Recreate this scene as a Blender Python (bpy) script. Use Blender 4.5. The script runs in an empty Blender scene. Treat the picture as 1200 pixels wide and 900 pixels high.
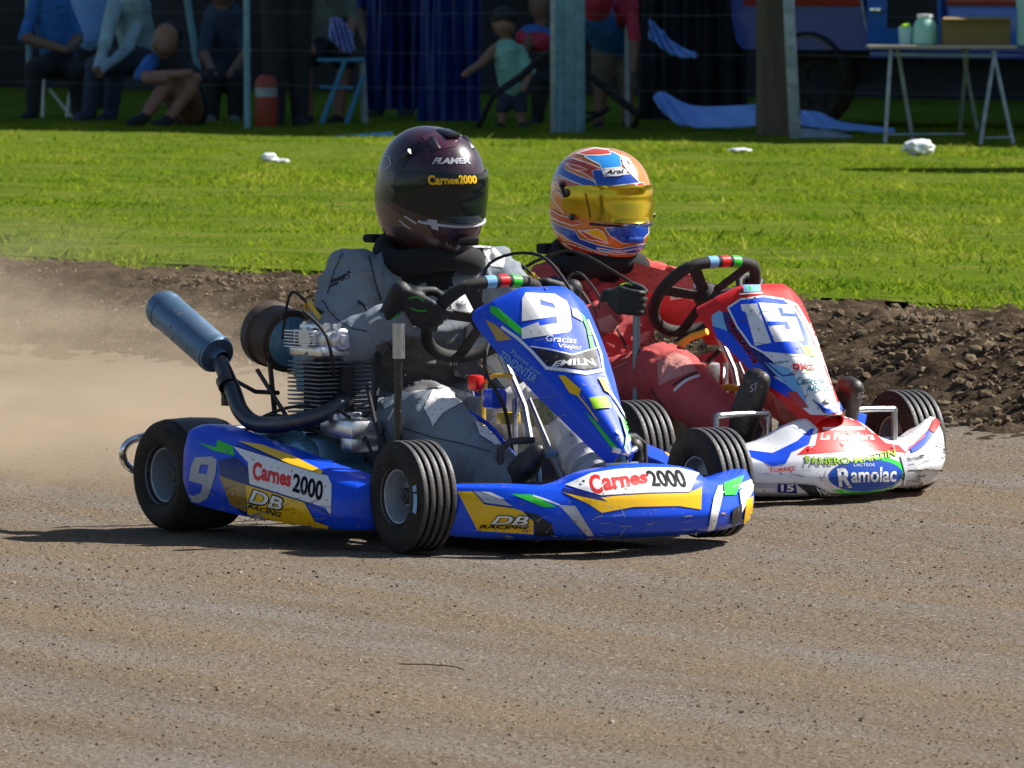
import bpy, bmesh, math, random
import numpy as np
from mathutils import Vector, Matrix, Quaternion
from mathutils.bvhtree import BVHTree
from mathutils.geometry import tessellate_polygon
random.seed(7); rng = np.random.default_rng(11)
SC = bpy.context.scene; COL = SC.collection
R = math.radians

# ------------------------------------------------------------------ camera
F_PX, CX, CY, CAM_H, CAM_D = 9870.0, 600.0, 450.0, 1.55, 21.0
PITCH = math.atan(530 / F_PX)
cam = bpy.data.cameras.new('camera'); camo = bpy.data.objects.new('camera', cam); COL.objects.link(camo)
cam.sensor_width = 36; cam.lens = 36 * F_PX / 1200; cam.dof.use_dof = True; cam.dof.focus_distance = 21.6; cam.dof.aperture_fstop = 24; cam.clip_start = 1; cam.clip_end = 2000
camo.location = (0, -CAM_D, CAM_H); camo.rotation_euler = (math.pi / 2 - PITCH, 0, 0)
SC.camera = camo
# ------------------------------------------------------------------ sky, sun, exposure
SUN_EL, SUN_AZ = R(44), math.atan2(.95, .31)          # azimuth clockwise from +Y
w = bpy.data.worlds.new('World'); SC.world = w; w.use_nodes = True
nt = w.node_tree; bg = nt.nodes['Background']
sky = nt.nodes.new('ShaderNodeTexSky'); sky.sky_type = 'NISHITA'; sky.sun_disc = False
sky.sun_elevation = SUN_EL; sky.sun_rotation = SUN_AZ
nt.links.new(sky.outputs[0], bg.inputs[0]); bg.inputs[1].default_value = 0.062
sl = bpy.data.lights.new('sun', 'SUN'); sl.energy = 5.0; sl.angle = R(.5); sl.color = (1, .95, .87)
slo = bpy.data.objects.new('sun', sl); COL.objects.link(slo)
SDIR = Vector((math.sin(SUN_AZ) * math.cos(SUN_EL), math.cos(SUN_AZ) * math.cos(SUN_EL), math.sin(SUN_EL)))
slo.rotation_euler = SDIR.to_track_quat('Z', 'Y').to_euler()
SC.view_settings.view_transform = 'Standard'; SC.view_settings.look = 'None'
SC.view_settings.exposure = 0.84; SC.view_settings.gamma = 1; SC.view_settings.use_curve_mapping = False
SC.cycles.max_bounces = 6; SC.cycles.volume_bounces = 1; SC.cycles.transparent_max_bounces = 8

# ------------------------------------------------------------------ helpers
def tag(o, label=None, cat=None, group=None, kind=None):
    if label: o['label'] = label
    if cat: o['category'] = cat
    if group: o['group'] = group
    if kind: o['kind'] = kind
    return o
def empty(name, loc, rz=0, **k):
    o = bpy.data.objects.new(name, None); o.location = loc; o.rotation_euler = (0, 0, rz); COL.objects.link(o)
    o.empty_display_size = .1
    return tag(o, **k)
def V(*a): return np.array(a, float)
def catmull(P, k, ten=1.):
    P = np.asarray(P, float); out = []
    n = len(P)
    for i in range(n - 1):
        p0 = P[max(i - 1, 0)]; p1 = P[i]; p2 = P[i + 1]; p3 = P[min(i + 2, n - 1)]
        for j in range(k):
            t = j / k
            m1 = .5 * ten * (p2 - p0); m2 = .5 * ten * (p3 - p1); t2 = t * t; t3 = t2 * t
            out.append((2 * t3 - 3 * t2 + 1) * p1 + (t3 - 2 * t2 + t) * m1 + (3 * t2 - 2 * t3) * p2 + (t3 - t2) * m2)
    out.append(P[-1]); return np.array(out)
def unit(v): v = np.asarray(v, float); return v / (np.linalg.norm(v) + 1e-12)
def frame(ax):
    ax = unit(ax); a = V(0, 0, 1) if abs(ax[2]) < .9 else V(1, 0, 0)
    u = unit(np.cross(a, ax)); return u, np.cross(ax, u), ax
class MB:
    """collects shapes; build() links them as one mesh object"""
    def __init__(s): s.v = []; s.f = []; s.m = []; s.s = []; s.n = 0
    def add(s, verts, faces, mat=0, smooth=True):
        verts = np.asarray(verts, float); b = s.n
        s.v.append(verts); s.n += len(verts)
        for f in faces: s.f.append(tuple(i + b for i in f)); s.m.append(mat); s.s.append(smooth)
        return s
    def box(s, c, d, rot=None, mat=0, bev=.0):
        c = V(*c); h = V(*d) / 2
        if bev:
            bm = bmesh.new(); bmesh.ops.create_cube(bm, size=1)
            for v in bm.verts: v.co = Vector([v.co[i] * d[i] for i in range(3)])
            bmesh.ops.bevel(bm, geom=list(bm.edges), offset=bev, segments=2, affect='EDGES', profile=.5)
            bm.verts.index_update()
            vs = np.array([v.co for v in bm.verts]); fs = [[v.index for v in f.verts] for f in bm.faces]; bm.free()
        else:
            vs = np.array([[x, y, z] for x in (-1, 1) for y in (-1, 1) for z in (-1, 1)]) * h
            fs = [(0, 1, 3, 2), (4, 6, 7, 5), (0, 4, 5, 1), (2, 3, 7, 6), (0, 2, 6, 4), (1, 5, 7, 3)]
        if rot is not None: vs = vs @ np.asarray(rot).T
        return s.add(vs + c, fs, mat, bool(bev))
    def tube(s, P, r, n=10, mat=0, sm=0, closed=False, caps=True):
        P = np.asarray(P, float)
        if sm:
            if np.ndim(r): r = catmull(np.asarray(r, float)[:, None], sm)[:, 0]
            P = catmull(P, sm)
        m = len(P); r = np.full(m, r) if not np.ndim(r) else np.asarray(r, float)
        T = np.gradient(P, axis=0) if not closed else np.roll(P, -1, 0) - np.roll(P, 1, 0)
        T = T / (np.linalg.norm(T, axis=1)[:, None] + 1e-12)
        u, w_, _ = frame(T[0]); ang = np.arange(n) * 2 * math.pi / n; vs = []
        for i in range(m):
            u = unit(u - T[i] * (u @ T[i])); w_ = np.cross(T[i], u)
            vs.append(P[i] + r[i] * (np.cos(ang)[:, None] * u + np.sin(ang)[:, None] * w_))
        vs = np.concatenate(vs); fs = []
        for i in range(m if closed else m - 1):
            j = (i + 1) % m
            for k in range(n): fs.append((i * n + k, i * n + (k + 1) % n, j * n + (k + 1) % n, j * n + k))
        if caps and not closed: fs += [tuple(range(n))[::-1], tuple((m - 1) * n + k for k in range(n))]
        return s.add(vs, fs, mat)
    def lathe(s, prof, o, ax, n=32, mat=0, mats=None):
        u, w_, ax = frame(ax); ang = np.arange(n) * 2 * math.pi / n; o = V(*o); vs = []
        for r, h in prof: vs.append(o + ax * h + r * (np.cos(ang)[:, None] * u + np.sin(ang)[:, None] * w_))
        for i in range(len(prof) - 1):
            fs = [(i * n + k, i * n + (k + 1) % n, (i + 1) * n + (k + 1) % n, (i + 1) * n + k) for k in range(n)]
            if i == 0: base = s.n; s.add(np.concatenate(vs), fs, mats[0] if mats else mat)
            else:
                for f in fs: s.f.append(tuple(q + base for q in f)); s.m.append(mats[i] if mats else mat); s.s.append(True)
        return s
    def grid(s, G, mat=0, thick=0, cu=False):
        G = np.asarray(G, float); a, b = G.shape[:2]
        def faces(off, flip):
            fs = []
            for i in range(a if cu else a - 1):
                for j in range(b - 1):
                    f = (i * b + j, ((i + 1) % a) * b + j, ((i + 1) % a) * b + j + 1, i * b + j + 1)
                    fs.append(tuple(q + off for q in (f[::-1] if flip else f)))
            return fs
        vs = G.reshape(-1, 3)
        if not thick: return s.add(vs, faces(0, False), mat)
        du = np.gradient(G, axis=0); dv = np.gradient(G, axis=1); N = np.cross(du, dv)
        N = N / (np.linalg.norm(N, axis=2)[..., None] + 1e-12)
        v2 = (G - N * thick).reshape(-1, 3); M = a * b
        fs = faces(0, False) + faces(M, True)
        ring = [i * b for i in range(a)] + [(a - 1) * b + j for j in range(1, b)] + [i * b + b - 1 for i in range(a - 2, -1, -1)] + [j for j in range(b - 2, 0, -1)]
        for q in range(len(ring)):
            i, j = ring[q], ring[(q + 1) % len(ring)]; fs.append((j, i, i + M, j + M))
        return s.add(np.concatenate([vs, v2]), fs, mat)
    def ball(s, c, r, n=16, mat=0, rot=None):
        r = V(*r) if np.ndim(r) else V(r, r, r); m = n // 2
        th = np.linspace(0, math.pi, m + 1); ph = np.arange(n) * 2 * math.pi / n
        g = np.array([[(math.sin(t) * math.cos(p), math.sin(t) * math.sin(p), math.cos(t)) for p in ph] for t in th]).reshape(-1, 3) * r
        if rot is not None: g = g @ np.asarray(rot).T
        fs = [(i * n + k, (i + 1) * n + k, (i + 1) * n + (k + 1) % n, i * n + (k + 1) % n) for i in range(m) for k in range(n)]
        return s.add(g + V(*c), fs, mat)
    def prism(s, poly, o, ux, uy, depth, mat=0):
        """2D outline in the plane (ux, uy) at o, extruded by depth along the normal"""
        o = V(*o); ux = unit(ux); uy = unit(uy); nz = np.cross(ux, uy); n = len(poly)
        A = np.array([o + ux * p[0] + uy * p[1] for p in poly]); B = A + nz * depth
        return s.add(np.concatenate([A, B]), [tuple(range(n))[::-1], tuple(range(n, 2 * n))] + [(i, (i + 1) % n, (i + 1) % n + n, i + n) for i in range(n)], mat, False)
    def verts(s): return np.concatenate(s.v)
    def build(s, name, mats, parent=None, off=None, sharp=35):
        vs = s.verts()
        if off is not None: vs = vs - V(*off)
        me = bpy.data.meshes.new(name); me.from_pydata(vs.tolist(), [], s.f)
        for m in (mats if isinstance(mats, (list, tuple)) else [mats]): me.materials.append(m)
        me.polygons.foreach_set('material_index', s.m); me.polygons.foreach_set('use_smooth', s.s)
        me.update(); 
        if sharp: me.set_sharp_from_angle(angle=R(sharp))
        o = bpy.data.objects.new(name, me); COL.objects.link(o)
        if parent: o.parent = parent
        return o
def loft(secs, ku=6, kv=5, ten=1.):
    A = np.array([catmull(s_, kv, ten) for s_ in secs]); B = np.stack([catmull(A[:, j], ku) for j in range(A.shape[1])], 1); return B
def quick_mesh(name, vs, faces, mats, mi=None, smooth=True, parent=None):
    """big meshes straight from arrays; faces (n,3) or (n,4)"""
    vs = np.asarray(vs, np.float32); faces = np.asarray(faces, np.int32); n, k = faces.shape
    me = bpy.data.meshes.new(name); me.vertices.add(len(vs)); me.vertices.foreach_set('co', vs.ravel())
    me.loops.add(n * k); me.loops.foreach_set('vertex_index', faces.ravel())
    me.polygons.add(n); me.polygons.foreach_set('loop_start', np.arange(n, dtype=np.int32) * k)
    me.polygons.foreach_set('use_smooth', np.full(n, smooth))
    if mi is not None: me.polygons.foreach_set('material_index', np.asarray(mi, np.int32))
    for m in (mats if isinstance(mats, (list, tuple)) else [mats]): me.materials.append(m)
    me.update(calc_edges=True); o = bpy.data.objects.new(name, me); COL.objects.link(o)
    if parent: o.parent = parent
    return o
def gridfaces(a, b):
    i = np.arange(a - 1)[:, None] * b + np.arange(b - 1)[None]; return np.stack([i, i + b, i + b + 1, i + 1], -1).reshape(-1, 4)
def hash2(ix, iy, seed):
    h = (ix.astype(np.int64) * 374761393 + iy.astype(np.int64) * 668265263 + seed * 1274126177) & 0xffffffff
    h = ((h ^ (h >> 13)) * 1274126177) & 0xffffffff; return ((h ^ (h >> 16)) & 0xffff) / 65535.
def vnoise(x, y, seed=0):
    ix = np.floor(x); iy = np.floor(y); fx = x - ix; fy = y - iy; fx = fx * fx * (3 - 2 * fx); fy = fy * fy * (3 - 2 * fy)
    a = hash2(ix, iy, seed); b = hash2(ix + 1, iy, seed); c = hash2(ix, iy + 1, seed); d = hash2(ix + 1, iy + 1, seed)
    return (a * (1 - fx) + b * fx) * (1 - fy) + (c * (1 - fx) + d * fx) * fy
def fbm(x, y, o=4, seed=0):
    r = 0; a = .5
    for i in range(o): r = r + a * vnoise(x * 2 ** i, y * 2 ** i, seed + i); a /= 2
    return r

# ------------------------------------------------------------------ materials
def srgb(h):
    c = [int(h[i:i + 2], 16) / 255 for i in (0, 2, 4)]
    return tuple((x / 12.92 if x <= .04045 else ((x + .055) / 1.055) ** 2.4) for x in c)
def mat(name, col, rough=.5, metal=0, coat=0, bump=None, var=None, dust=0, dscale=6, trans=0, emit=0, spec=.5, stretch=None):
    m = bpy.data.materials.new(name); m.use_nodes = True; N = m.node_tree.nodes; L = m.node_tree.links
    p = N['Principled BSDF']; col = srgb(col) if isinstance(col, str) else col
    p.inputs['Base Color'].default_value = (*col, 1); p.inputs['Roughness'].default_value = rough
    p.inputs['Metallic'].default_value = metal; p.inputs['Coat Weight'].default_value = coat; p.inputs['Coat Roughness'].default_value = .08
    p.inputs['Specular IOR Level'].default_value = spec
    tc = N.new('ShaderNodeTexCoord'); co = tc.outputs['Object']
    if stretch:
        mp = N.new('ShaderNodeMapping'); mp.inputs['Scale'].default_value = stretch; L.new(co, mp.inputs[0]); co = mp.outputs[0]
    def noise(scale, det=5, rg=.6):
        n = N.new('ShaderNodeTexNoise'); n.inputs['Scale'].default_value = scale; n.inputs['Detail'].default_value = det; n.inputs['Roughness'].default_value = rg
        L.new(co, n.inputs['Vector']); return n.outputs[0]
    def mix(f, a, b):
        x = N.new('ShaderNodeMix'); x.data_type = 'RGBA'
        if isinstance(f, (int, float)): x.inputs[0].default_value = f
        else: L.new(f, x.inputs[0])
        for q, i in ((a, 6), (b, 7)):
            if isinstance(q, tuple): x.inputs[i].default_value = (*q[:3], 1)
            else: L.new(q, x.inputs[i])
        return x.outputs[2]
    def ramp(f, a, b, lo=0, hi=1):
        r = N.new('ShaderNodeMapRange'); r.inputs[1].default_value = a; r.inputs[2].default_value = b; r.inputs[3].default_value = lo; r.inputs[4].default_value = hi
        L.new(f, r.inputs[0]); return r.outputs[0]
    c = tuple(col)
    if var:
        sc, amt, c2 = var if len(var) == 3 else (*var, tuple(x * (1 - var[1]) for x in col))
        c2 = srgb(c2) if isinstance(c2, str) else c2
        c = mix(ramp(noise(sc), .35, .65, 0, 1 if len(var) == 3 and amt >= 1 else (amt if len(var) == 3 else 1)), c, c2)
    if dust:
        f = ramp(noise(dscale, 8, .7), .42, .72, 0, dust); mxn = N.new('ShaderNodeMath'); mxn.operation = 'MAXIMUM'; L.new(f, mxn.inputs[0]); L.new(ramp(noise(dscale * 13, 2, .5), .64, .70, 0, min(.75, dust * 4.5)), mxn.inputs[1]); f = mxn.outputs[0]; c = mix(f, c, (.20, .145, .095))
        rr = N.new('ShaderNodeMath'); rr.operation = 'ADD'; L.new(f, rr.inputs[0]); rr.inputs[1].default_value = rough; L.new(rr.outputs[0], p.inputs['Roughness'])
    if not isinstance(c, tuple): L.new(c, p.inputs['Base Color'])
    if bump:
        b = N.new('ShaderNodeBump'); b.inputs['Strength'].default_value = bump[1]; b.inputs['Distance'].default_value = bump[2] if len(bump) > 2 else .01
        L.new(noise(bump[0], bump[3] if len(bump) > 3 else 6), b.inputs['Height']); L.new(b.outputs[0], p.inputs['Normal'])
    if trans:
        t = N.new('ShaderNodeBsdfTranslucent'); t.inputs[0].default_value = (*[min(1, x * 1.6) for x in col], 1)
        if not isinstance(c, tuple): L.new(c, t.inputs[0])
        s_ = N.new('ShaderNodeMixShader'); s_.inputs[0].default_value = trans; L.new(p.outputs[0], s_.inputs[1]); L.new(t.outputs[0], s_.inputs[2])
        L.new(s_.outputs[0], N['Material Output'].inputs[0])
    return m
M = {}
def mk(k, *a, **kw): M[k] = mat(k, *a, **kw); return M[k]
DU = dict(coat=.16, rough=.36, spec=.28)
mk('blue_plastic', (.002, .07, .70), dust=.07, **DU); mk('yellow_vinyl', (.85, .50, .004), dust=.08, **DU); mk('white_vinyl', (.78, .79, .8), dust=.16, **DU)
mk('green_vinyl', (.03, .55, .04), dust=.1, **DU); mk('lime_vinyl', (.36, .68, .02), dust=.1, **DU); mk('dark_vinyl', (.01, .016, .025), dust=.15, **DU); mk('grey_vinyl', (.42, .44, .5), dust=.16, **DU)
mk('red_vinyl', (.70, .010, .010), dust=.10, **DU); mk('black_vinyl', (.004, .004, .005), rough=.6, spec=.1); mk('pale_blue_vinyl', (.2, .45, .75), dust=.12, **DU); mk('orange_vinyl', (.75, .13, .015), **DU)
mk('navy_vinyl', (.002, .012, .16), dust=.14, **DU); mk('teal_vinyl', (.02, .2, .26), **DU); mk('ink_blue', (.012, .07, .42), **DU); mk('pink_vinyl', (.7, .15, .25), **DU)
mk('rubber', (.010, .010, .011), rough=.7, bump=(90, .25, .003), dust=.3, dscale=14, spec=.3); mk('rubber_lit_tread', (.045, .047, .052), rough=.5, bump=(120, .4, .003), dust=.2, dscale=12)
mk('rim_metal', (.34, .40, .46), rough=.42, metal=.35, dust=.2, dscale=18); mk('steel', (.45, .46, .48), rough=.28, metal=1, dust=.2, dscale=20); mk('chrome', (.75, .76, .78), rough=.12, metal=1)
mk('black_paint', (.008, .008, .009), rough=.35, coat=.3, dust=.15); mk('black_matt', (.012, .012, .013), rough=.75, dust=.1); mk('dark_frame', (.03, .035, .045), rough=.4, metal=.5, dust=.3)
mk('alloy', (.75, .76, .78), rough=.3, metal=1, bump=(60, .2, .002), dust=.18, dscale=22); mk('fin_alloy', (.17, .19, .225), rough=.32, metal=1, dust=.2, dscale=30); mk('blue_engine', (.15, .33, .50), rough=.36, metal=.5, dust=.15)
mk('header', (.07, .085, .105), rough=.35, metal=.9, bump=(40, .15, .002), dust=.25); mk('muffler', (.11, .20, .31), rough=.40, metal=.65, dust=.18)
mk('filter_brown', (.045, .026, .016), rough=.6, bump=(150, .3, .003), dust=.3); mk('tank_plastic', (.30, .28, .22), rough=.45); mk('yellow_paint', (.7, .45, .02), rough=.4, dust=.2)
mk('suit_grey', (.22, .27, .325), rough=.75, bump=(16, .55, .02, 1.5), var=(3.5, 1, (.145, .18, .22)), dust=.34); mk('suit_white_and_sunlit', (.70, .70, .70), rough=.8, bump=(16, .5, .02, 1.5), dust=.25)
mk('suit_dark', (.02, .022, .03), rough=.85, bump=(30, .5, .015)); mk('suit_red', (.54, .045, .05), rough=.75, bump=(16, .55, .02, 1.5), var=(3.5, 1, (.44, .062, .068)), dust=.26); mk('suit_pink_sunlit', (.60, .24, .22), rough=.85, bump=(34, .5, .015), dust=.4)
mk('suit_navy', (.015, .03, .09), rough=.85, bump=(30, .4, .015)); mk('knit_black', (.006, .006, .007), rough=.9, bump=(80, .3, .004))
mk('glove_black', (.010, .011, .012), rough=.6, bump=(120, .4, .003)); mk('glove_green', (.03, .36, .03), rough=.6); mk('leather_black', (.014, .014, .015), rough=.42, bump=(60, .3, .004), dust=.25)
mk('helmet_purple', (.034, .007, .020), rough=.3, coat=.5, spec=.4, var=(9, 1, (.016, .004, .012)), dust=.04, dscale=9); mk('helmet_black', (.005, .004, .007), rough=.3, coat=.3, spec=.35); mk('helmet_brown', (.045, .018, .015), rough=.3, coat=.7)
mk('visor_dark', (.004, .008, .010), rough=.12, spec=.4); mk('visor_gold', (.62, .46, .03), rough=.14, metal=.85, var=(5, 1, (.42, .25, .02)))
mk('skin', (.24, .12, .08), rough=.6); mk('skin_dark', (.16, .085, .055), rough=.6); mk('hair', (.012, .009, .007), rough=.7)
# ------------------------------------------------------------------ ground: oval dirt track, ploughed bank, grass
LA = V(-1.9, 10.0); LE = unit(V(.547, -.837)); LN = V(LE[1] * -1, LE[0])      # foot line of the bank (runs with the track)
def tq(t, q): return LA[0] + LE[0] * t + LN[0] * q, LA[1] + LE[1] * t + LN[1] * q
def sstep(x): x = np.clip(x, 0, 1); return x * x * (3 - 2 * x)
def bank_h(t, q):
    hc = np.clip(.262 + .006 * t, .22, .36)
    foot = .16 * (fbm(t * .9, q * 0, 3, 5) - .45)
    up = hc * sstep((q - foot) / .95); down = 1 - np.clip((q - 1.3) / 15.5, 0, 1)
    return up * down
def shader(name): 
    m = bpy.data.materials.new(name); m.use_nodes = True; return m, m.node_tree.nodes, m.node_tree.links
def earth(name, c1, c2, c3, s1, s2, bump, bs, bd=.01, stretch=(1, 1, 1), sv=None):
    m, N, L = shader(name); p = N['Principled BSDF']; p.inputs['Roughness'].default_value = .95; p.inputs['Specular IOR Level'].default_value = .0
    tc = N.new('ShaderNodeTexCoord'); mp = N.new('ShaderNodeMapping'); mp.inputs['Scale'].default_value = [1 / q_ for q_ in stretch]; mp.inputs['Rotation'].default_value = (0, 0, math.atan2(LE[1], LE[0]))
    mp.vector_type = 'TEXTURE'; L.new(tc.outputs['Object'], mp.inputs[0])
    def noi(s_, d, src): 
        n = N.new('ShaderNodeTexNoise'); n.inputs['Scale'].default_value = s_; n.inputs['Detail'].default_value = d; n.inputs['Roughness'].default_value = .65; L.new(src, n.inputs['Vector']); return n.outputs[0]
    def rp(f, a, b):
        r = N.new('ShaderNodeMapRange'); r.inputs[1].default_value = a; r.inputs[2].default_value = b; L.new(f, r.inputs[0]); return r.outputs[0]
    def mx(f, a, b):
        x = N.new('ShaderNodeMix'); x.data_type = 'RGBA'; L.new(f, x.inputs[0])
        for q, i in ((a, 6), (b, 7)):
            if isinstance(q, tuple): x.inputs[i].default_value = (*q, 1)
            else: L.new(q, x.inputs[i])
        return x.outputs[2]
    a = mx(rp(noi(s1, 6, mp.outputs[0]), .36, .64), c1, c2)
    b = mx(rp(noi(s2, 5, mp.outputs[0]), .43, .72), a, c3)
    if sv: b = mx(rp(noi(sv[0], 3, tc.outputs['Object']), .55, .66), b, sv[1]); b = mx(rp(noi(sv[0] * 1.31, 2, tc.outputs['Object']), .60, .68), b, sv[2])
    L.new(b, p.inputs['Base Color'])
    bp = N.new('ShaderNodeBump'); bp.inputs['Strength'].default_value = bs; bp.inputs['Distance'].default_value = bd
    L.new(noi(bump, 7, tc.outputs['Object']), bp.inputs['Height']); L.new(bp.outputs[0], p.inputs['Normal']); return m
track_m = earth('track_dirt', (.205, .157, .108), (.158, .125, .092), (.205, .19, .172), .9, 1.7, 46, 1, .02, (.22, 1.5, 1), (75, (.10, .07, .05), (.42, .37, .31)))
soil_m = earth('soil', (.085, .062, .042), (.05, .036, .024), (.14, .105, .07), 4, 9, 38, 1, .03)
clod_m = earth('clod_soil', (.20, .15, .10), (.11, .08, .052), (.28, .22, .15), 5, 14, 60, 1, .02)
field_m = earth('field_earth', (.105, .16, .012), (.06, .105, .010), (.17, .18, .04), 1.2, 3, 30, 1, .03)
base_m = earth('land', (.07, .11, .03), (.10, .10, .05), (.06, .09, .02), .05, .2, 3, .5)
# far land
g = 800.; quick_mesh('ground', [(-g, -g, -.06), (g, -g, -.06), (g, g, -.06), (-g, g, -.06)], [(0, 1, 2, 3)], base_m); tag(bpy.data.objects['ground'], kind='structure')
# track sheet
def track_z(T, Q, X, Y):
    Z = .016 * (fbm(T * 1.3, Q * 3.2, 4, 21) - .47) + .010 * (fbm(X * 14, Y * 14, 3, 33) - .45)
    return Z - .010 * np.exp(-((Q + 3.6) / .5) ** 2) + .02 * sstep((Q + .0) / .2)
t = np.arange(-30, 30, .045); q = np.arange(-13, .25, .04); T, Q = np.meshgrid(t, q, indexing='ij')
X, Y = tq(T, Q)
Z = track_z(T, Q, X, Y)
o = quick_mesh('dirt_track', np.stack([X, Y, Z], -1).reshape(-1, 3), gridfaces(len(t), len(q)), track_m); tag(o, kind='structure')
# bank
t = np.arange(-26, 18, .025); q = np.arange(-.28, 1.75, .02); T, Q = np.meshgrid(t, q, indexing='ij'); X, Y = tq(T, Q)
ridge = 1 - np.abs(2 * fbm(T * 6, Q * 6, 3, 41) - .95)
env = sstep((Q + .28) / .35) * sstep((1.75 - Q) / .4)
Z = bank_h(T, Q) + env * (.06 * (fbm(T * 2.6, Q * 3, 3, 7) - .45) + .075 * (fbm(T * 9, Q * 10, 4, 9) - .45) + .05 * (fbm(T * 24, Q * 24, 3, 14) - .45) + .03 * (ridge - .6)) - .012 - .02 * (1 - env)
o = quick_mesh('soil_bank', np.stack([X, Y, Z], -1).reshape(-1, 3), gridfaces(len(t), len(q)), soil_m); tag(o, kind='structure')
# grass field
t = np.arange(-60, 60, .3); q = np.arange(1.38, 60, .3); T, Q = np.meshgrid(t, q, indexing='ij'); X, Y = tq(T, Q)
Z = bank_h(T, Q) + .04 * (fbm(X * .8, Y * .8, 3, 50) - .45) * sstep((Q - 1.1) / .6) + .01
o = quick_mesh('grass_field', np.stack([X, Y, Z], -1).reshape(-1, 3), gridfaces(len(t), len(q)), field_m); tag(o, kind='structure')
def ground_z(x, y):
    x = np.asarray(x, float); y = np.asarray(y, float); dx = x - LA[0]; dy = y - LA[1]; tt = dx * LE[0] + dy * LE[1]; qq = dx * LN[0] + dy * LN[1]
    return np.where(qq > 0, bank_h(tt, qq), 0.)
# clods and pebbles (nobody could count them)
def rocks(name, P, S, m, seed, flat=.75):
    bm = bmesh.new(); bmesh.ops.create_icosphere(bm, subdivisions=1 if seed < 90 else 2, radius=1); bv = np.array([v.co for v in bm.verts]); bf = np.array([[v.index for v in f.verts] for f in bm.faces]); bm.free()
    r_ = np.random.default_rng(seed); n = len(P); nv = len(bv)
    A = r_.normal(size=(n, 3, 3)); A = np.linalg.qr(A)[0]; sc = S[:, None, None] * r_.uniform(.55, 1.15, (n, 1, 3))
    jit = 1 + r_.uniform(-.42, .35, (n, nv, 1)); v = (bv[None] * jit * sc) @ A; v[..., 2] *= flat
    v = v + P[:, None, :]; f = bf[None] + (np.arange(n) * nv)[:, None, None]
    return tag(quick_mesh(name, v.reshape(-1, 3), f.reshape(-1, 3), m, mi=np.repeat(r_.integers(0, len(m) if isinstance(m, list) else 1, n), len(bf)), smooth=False), kind='stuff')
n = 26000; t = rng.uniform(-9, 12, n); q = rng.beta(1.5, 1.3, n) * 1.75 - .18; x, y = tq(t, q)
s_ = np.clip(rng.lognormal(-4.55, .5, n), .004, .024) * np.where(q < .1, .6, 1) * np.clip(.55 + (t + 2) * .07, .5, 1)
rocks('soil_clods', np.stack([x, y, bank_h(t, q) + s_ * .25 - .01], -1), s_, clod_m, 3)
n = 42000; d = rng.uniform(13.5, 27, n); x = rng.uniform(-1, 1, n) * (d * .064 + .4); y = d - 21
k_ = ((x - LA[0]) * LN[0] + (y - LA[1]) * LN[1]) < -.1; x = x[k_]; y = y[k_]; s_ = np.clip(rng.lognormal(-6.35, .42, len(x)), .0010, .0075) * (.6 + .9 * fbm(x * .8, y * 2.2, 3, 91))
t_ = (x - LA[0]) * LE[0] + (y - LA[1]) * LE[1]; q_ = (x - LA[0]) * LN[0] + (y - LA[1]) * LN[1]
rocks('track_pebbles', np.stack([x, y, s_ * .2 + track_z(t_, q_, x, y)], -1), s_, [mat('pebble_%d' % i, c_, .95, spec=.15) for i, c_ in enumerate(((.12, .085, .055), (.07, .047, .03), (.22, .155, .095), (.17, .135, .10), (.34, .29, .23), (.20, .13, .075)))], 4)
# a few loose leaves and a twig on the track
mb = MB(); mb.tube([(-.24, -3.32, .010), (-.18, -3.36, .013), (-.12, -3.40, .012), (-.10, -3.46, .010)], .0014, 6); tag(mb.build('twig', mat('twig', (.10, .055, .03), .8)), 'thin dark twig lying on the bare track in front of the karts', 'twig')
# grass blades
def blades(name, n, dr, hgt, wid, m, seed, keep=None, dens=None):
    r_ = np.random.default_rng(seed); d = r_.uniform(*dr, n); x = r_.uniform(-1, 1, n) * (d * .075 + 1.0); y = d - 21
    dx = x - LA[0]; dy = y - LA[1]; tt = dx * LE[0] + dy * LE[1]; qq = dx * LN[0] + dy * LN[1]
    k_ = (qq > 1.28 + .35 * (fbm(tt * 1.8, tt * 0, 3, 77) - .45)) 
    cl = fbm(x * 3.2, y * .42, 4, 60); k_ &= r_.uniform(0, 1, n) < np.clip(.5 + 1.3 * (cl - .3), .4, 1)
    x, y, tt, qq, cl = x[k_], y[k_], tt[k_], qq[k_], cl[k_]; n = len(x)
    z = bank_h(tt, qq) - .005; h = hgt * r_.lognormal(0, .35, n) * (.65 + .8 * cl); a = r_.uniform(0, 6.28, n); le = r_.normal(0, .95, (n, 2)); wd = wid * r_.uniform(.6, 1.5, n)
    b = np.stack([x, y, z], -1); u_ = np.stack([np.cos(a) * wd, np.sin(a) * wd, 0 * a], -1); tip = b + np.stack([le[:, 0] * h, le[:, 1] * h, h], -1)
    v = np.stack([b - u_, b + u_, tip], 1).reshape(-1, 3); f = np.arange(3 * n).reshape(-1, 3)
    return tag(quick_mesh(name, v, f, m, np.clip((cl - .47 + r_.normal(0, .16, n)) * 4.5 + 1.5, 0, len(m) - .01).astype(int), smooth=False), kind='stuff')
G = [mat('grass_a', (0.075, 0.140, 0.010), .6, trans=.4, spec=0), mat('grass_b', (0.133, 0.202, 0.012), .6, trans=.4, spec=0), mat('grass_c', (0.186, 0.241, 0.016), .6, trans=.4, spec=0), mat('grass_d', (0.278, 0.280, 0.050), .6, trans=.4, spec=0)]
blades('grass', 680000, (26.5, 68), .017, .0085, G, 5)
blades('grass_tufts', 14000, (26.5, 68), .028, .009, G, 6)
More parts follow.
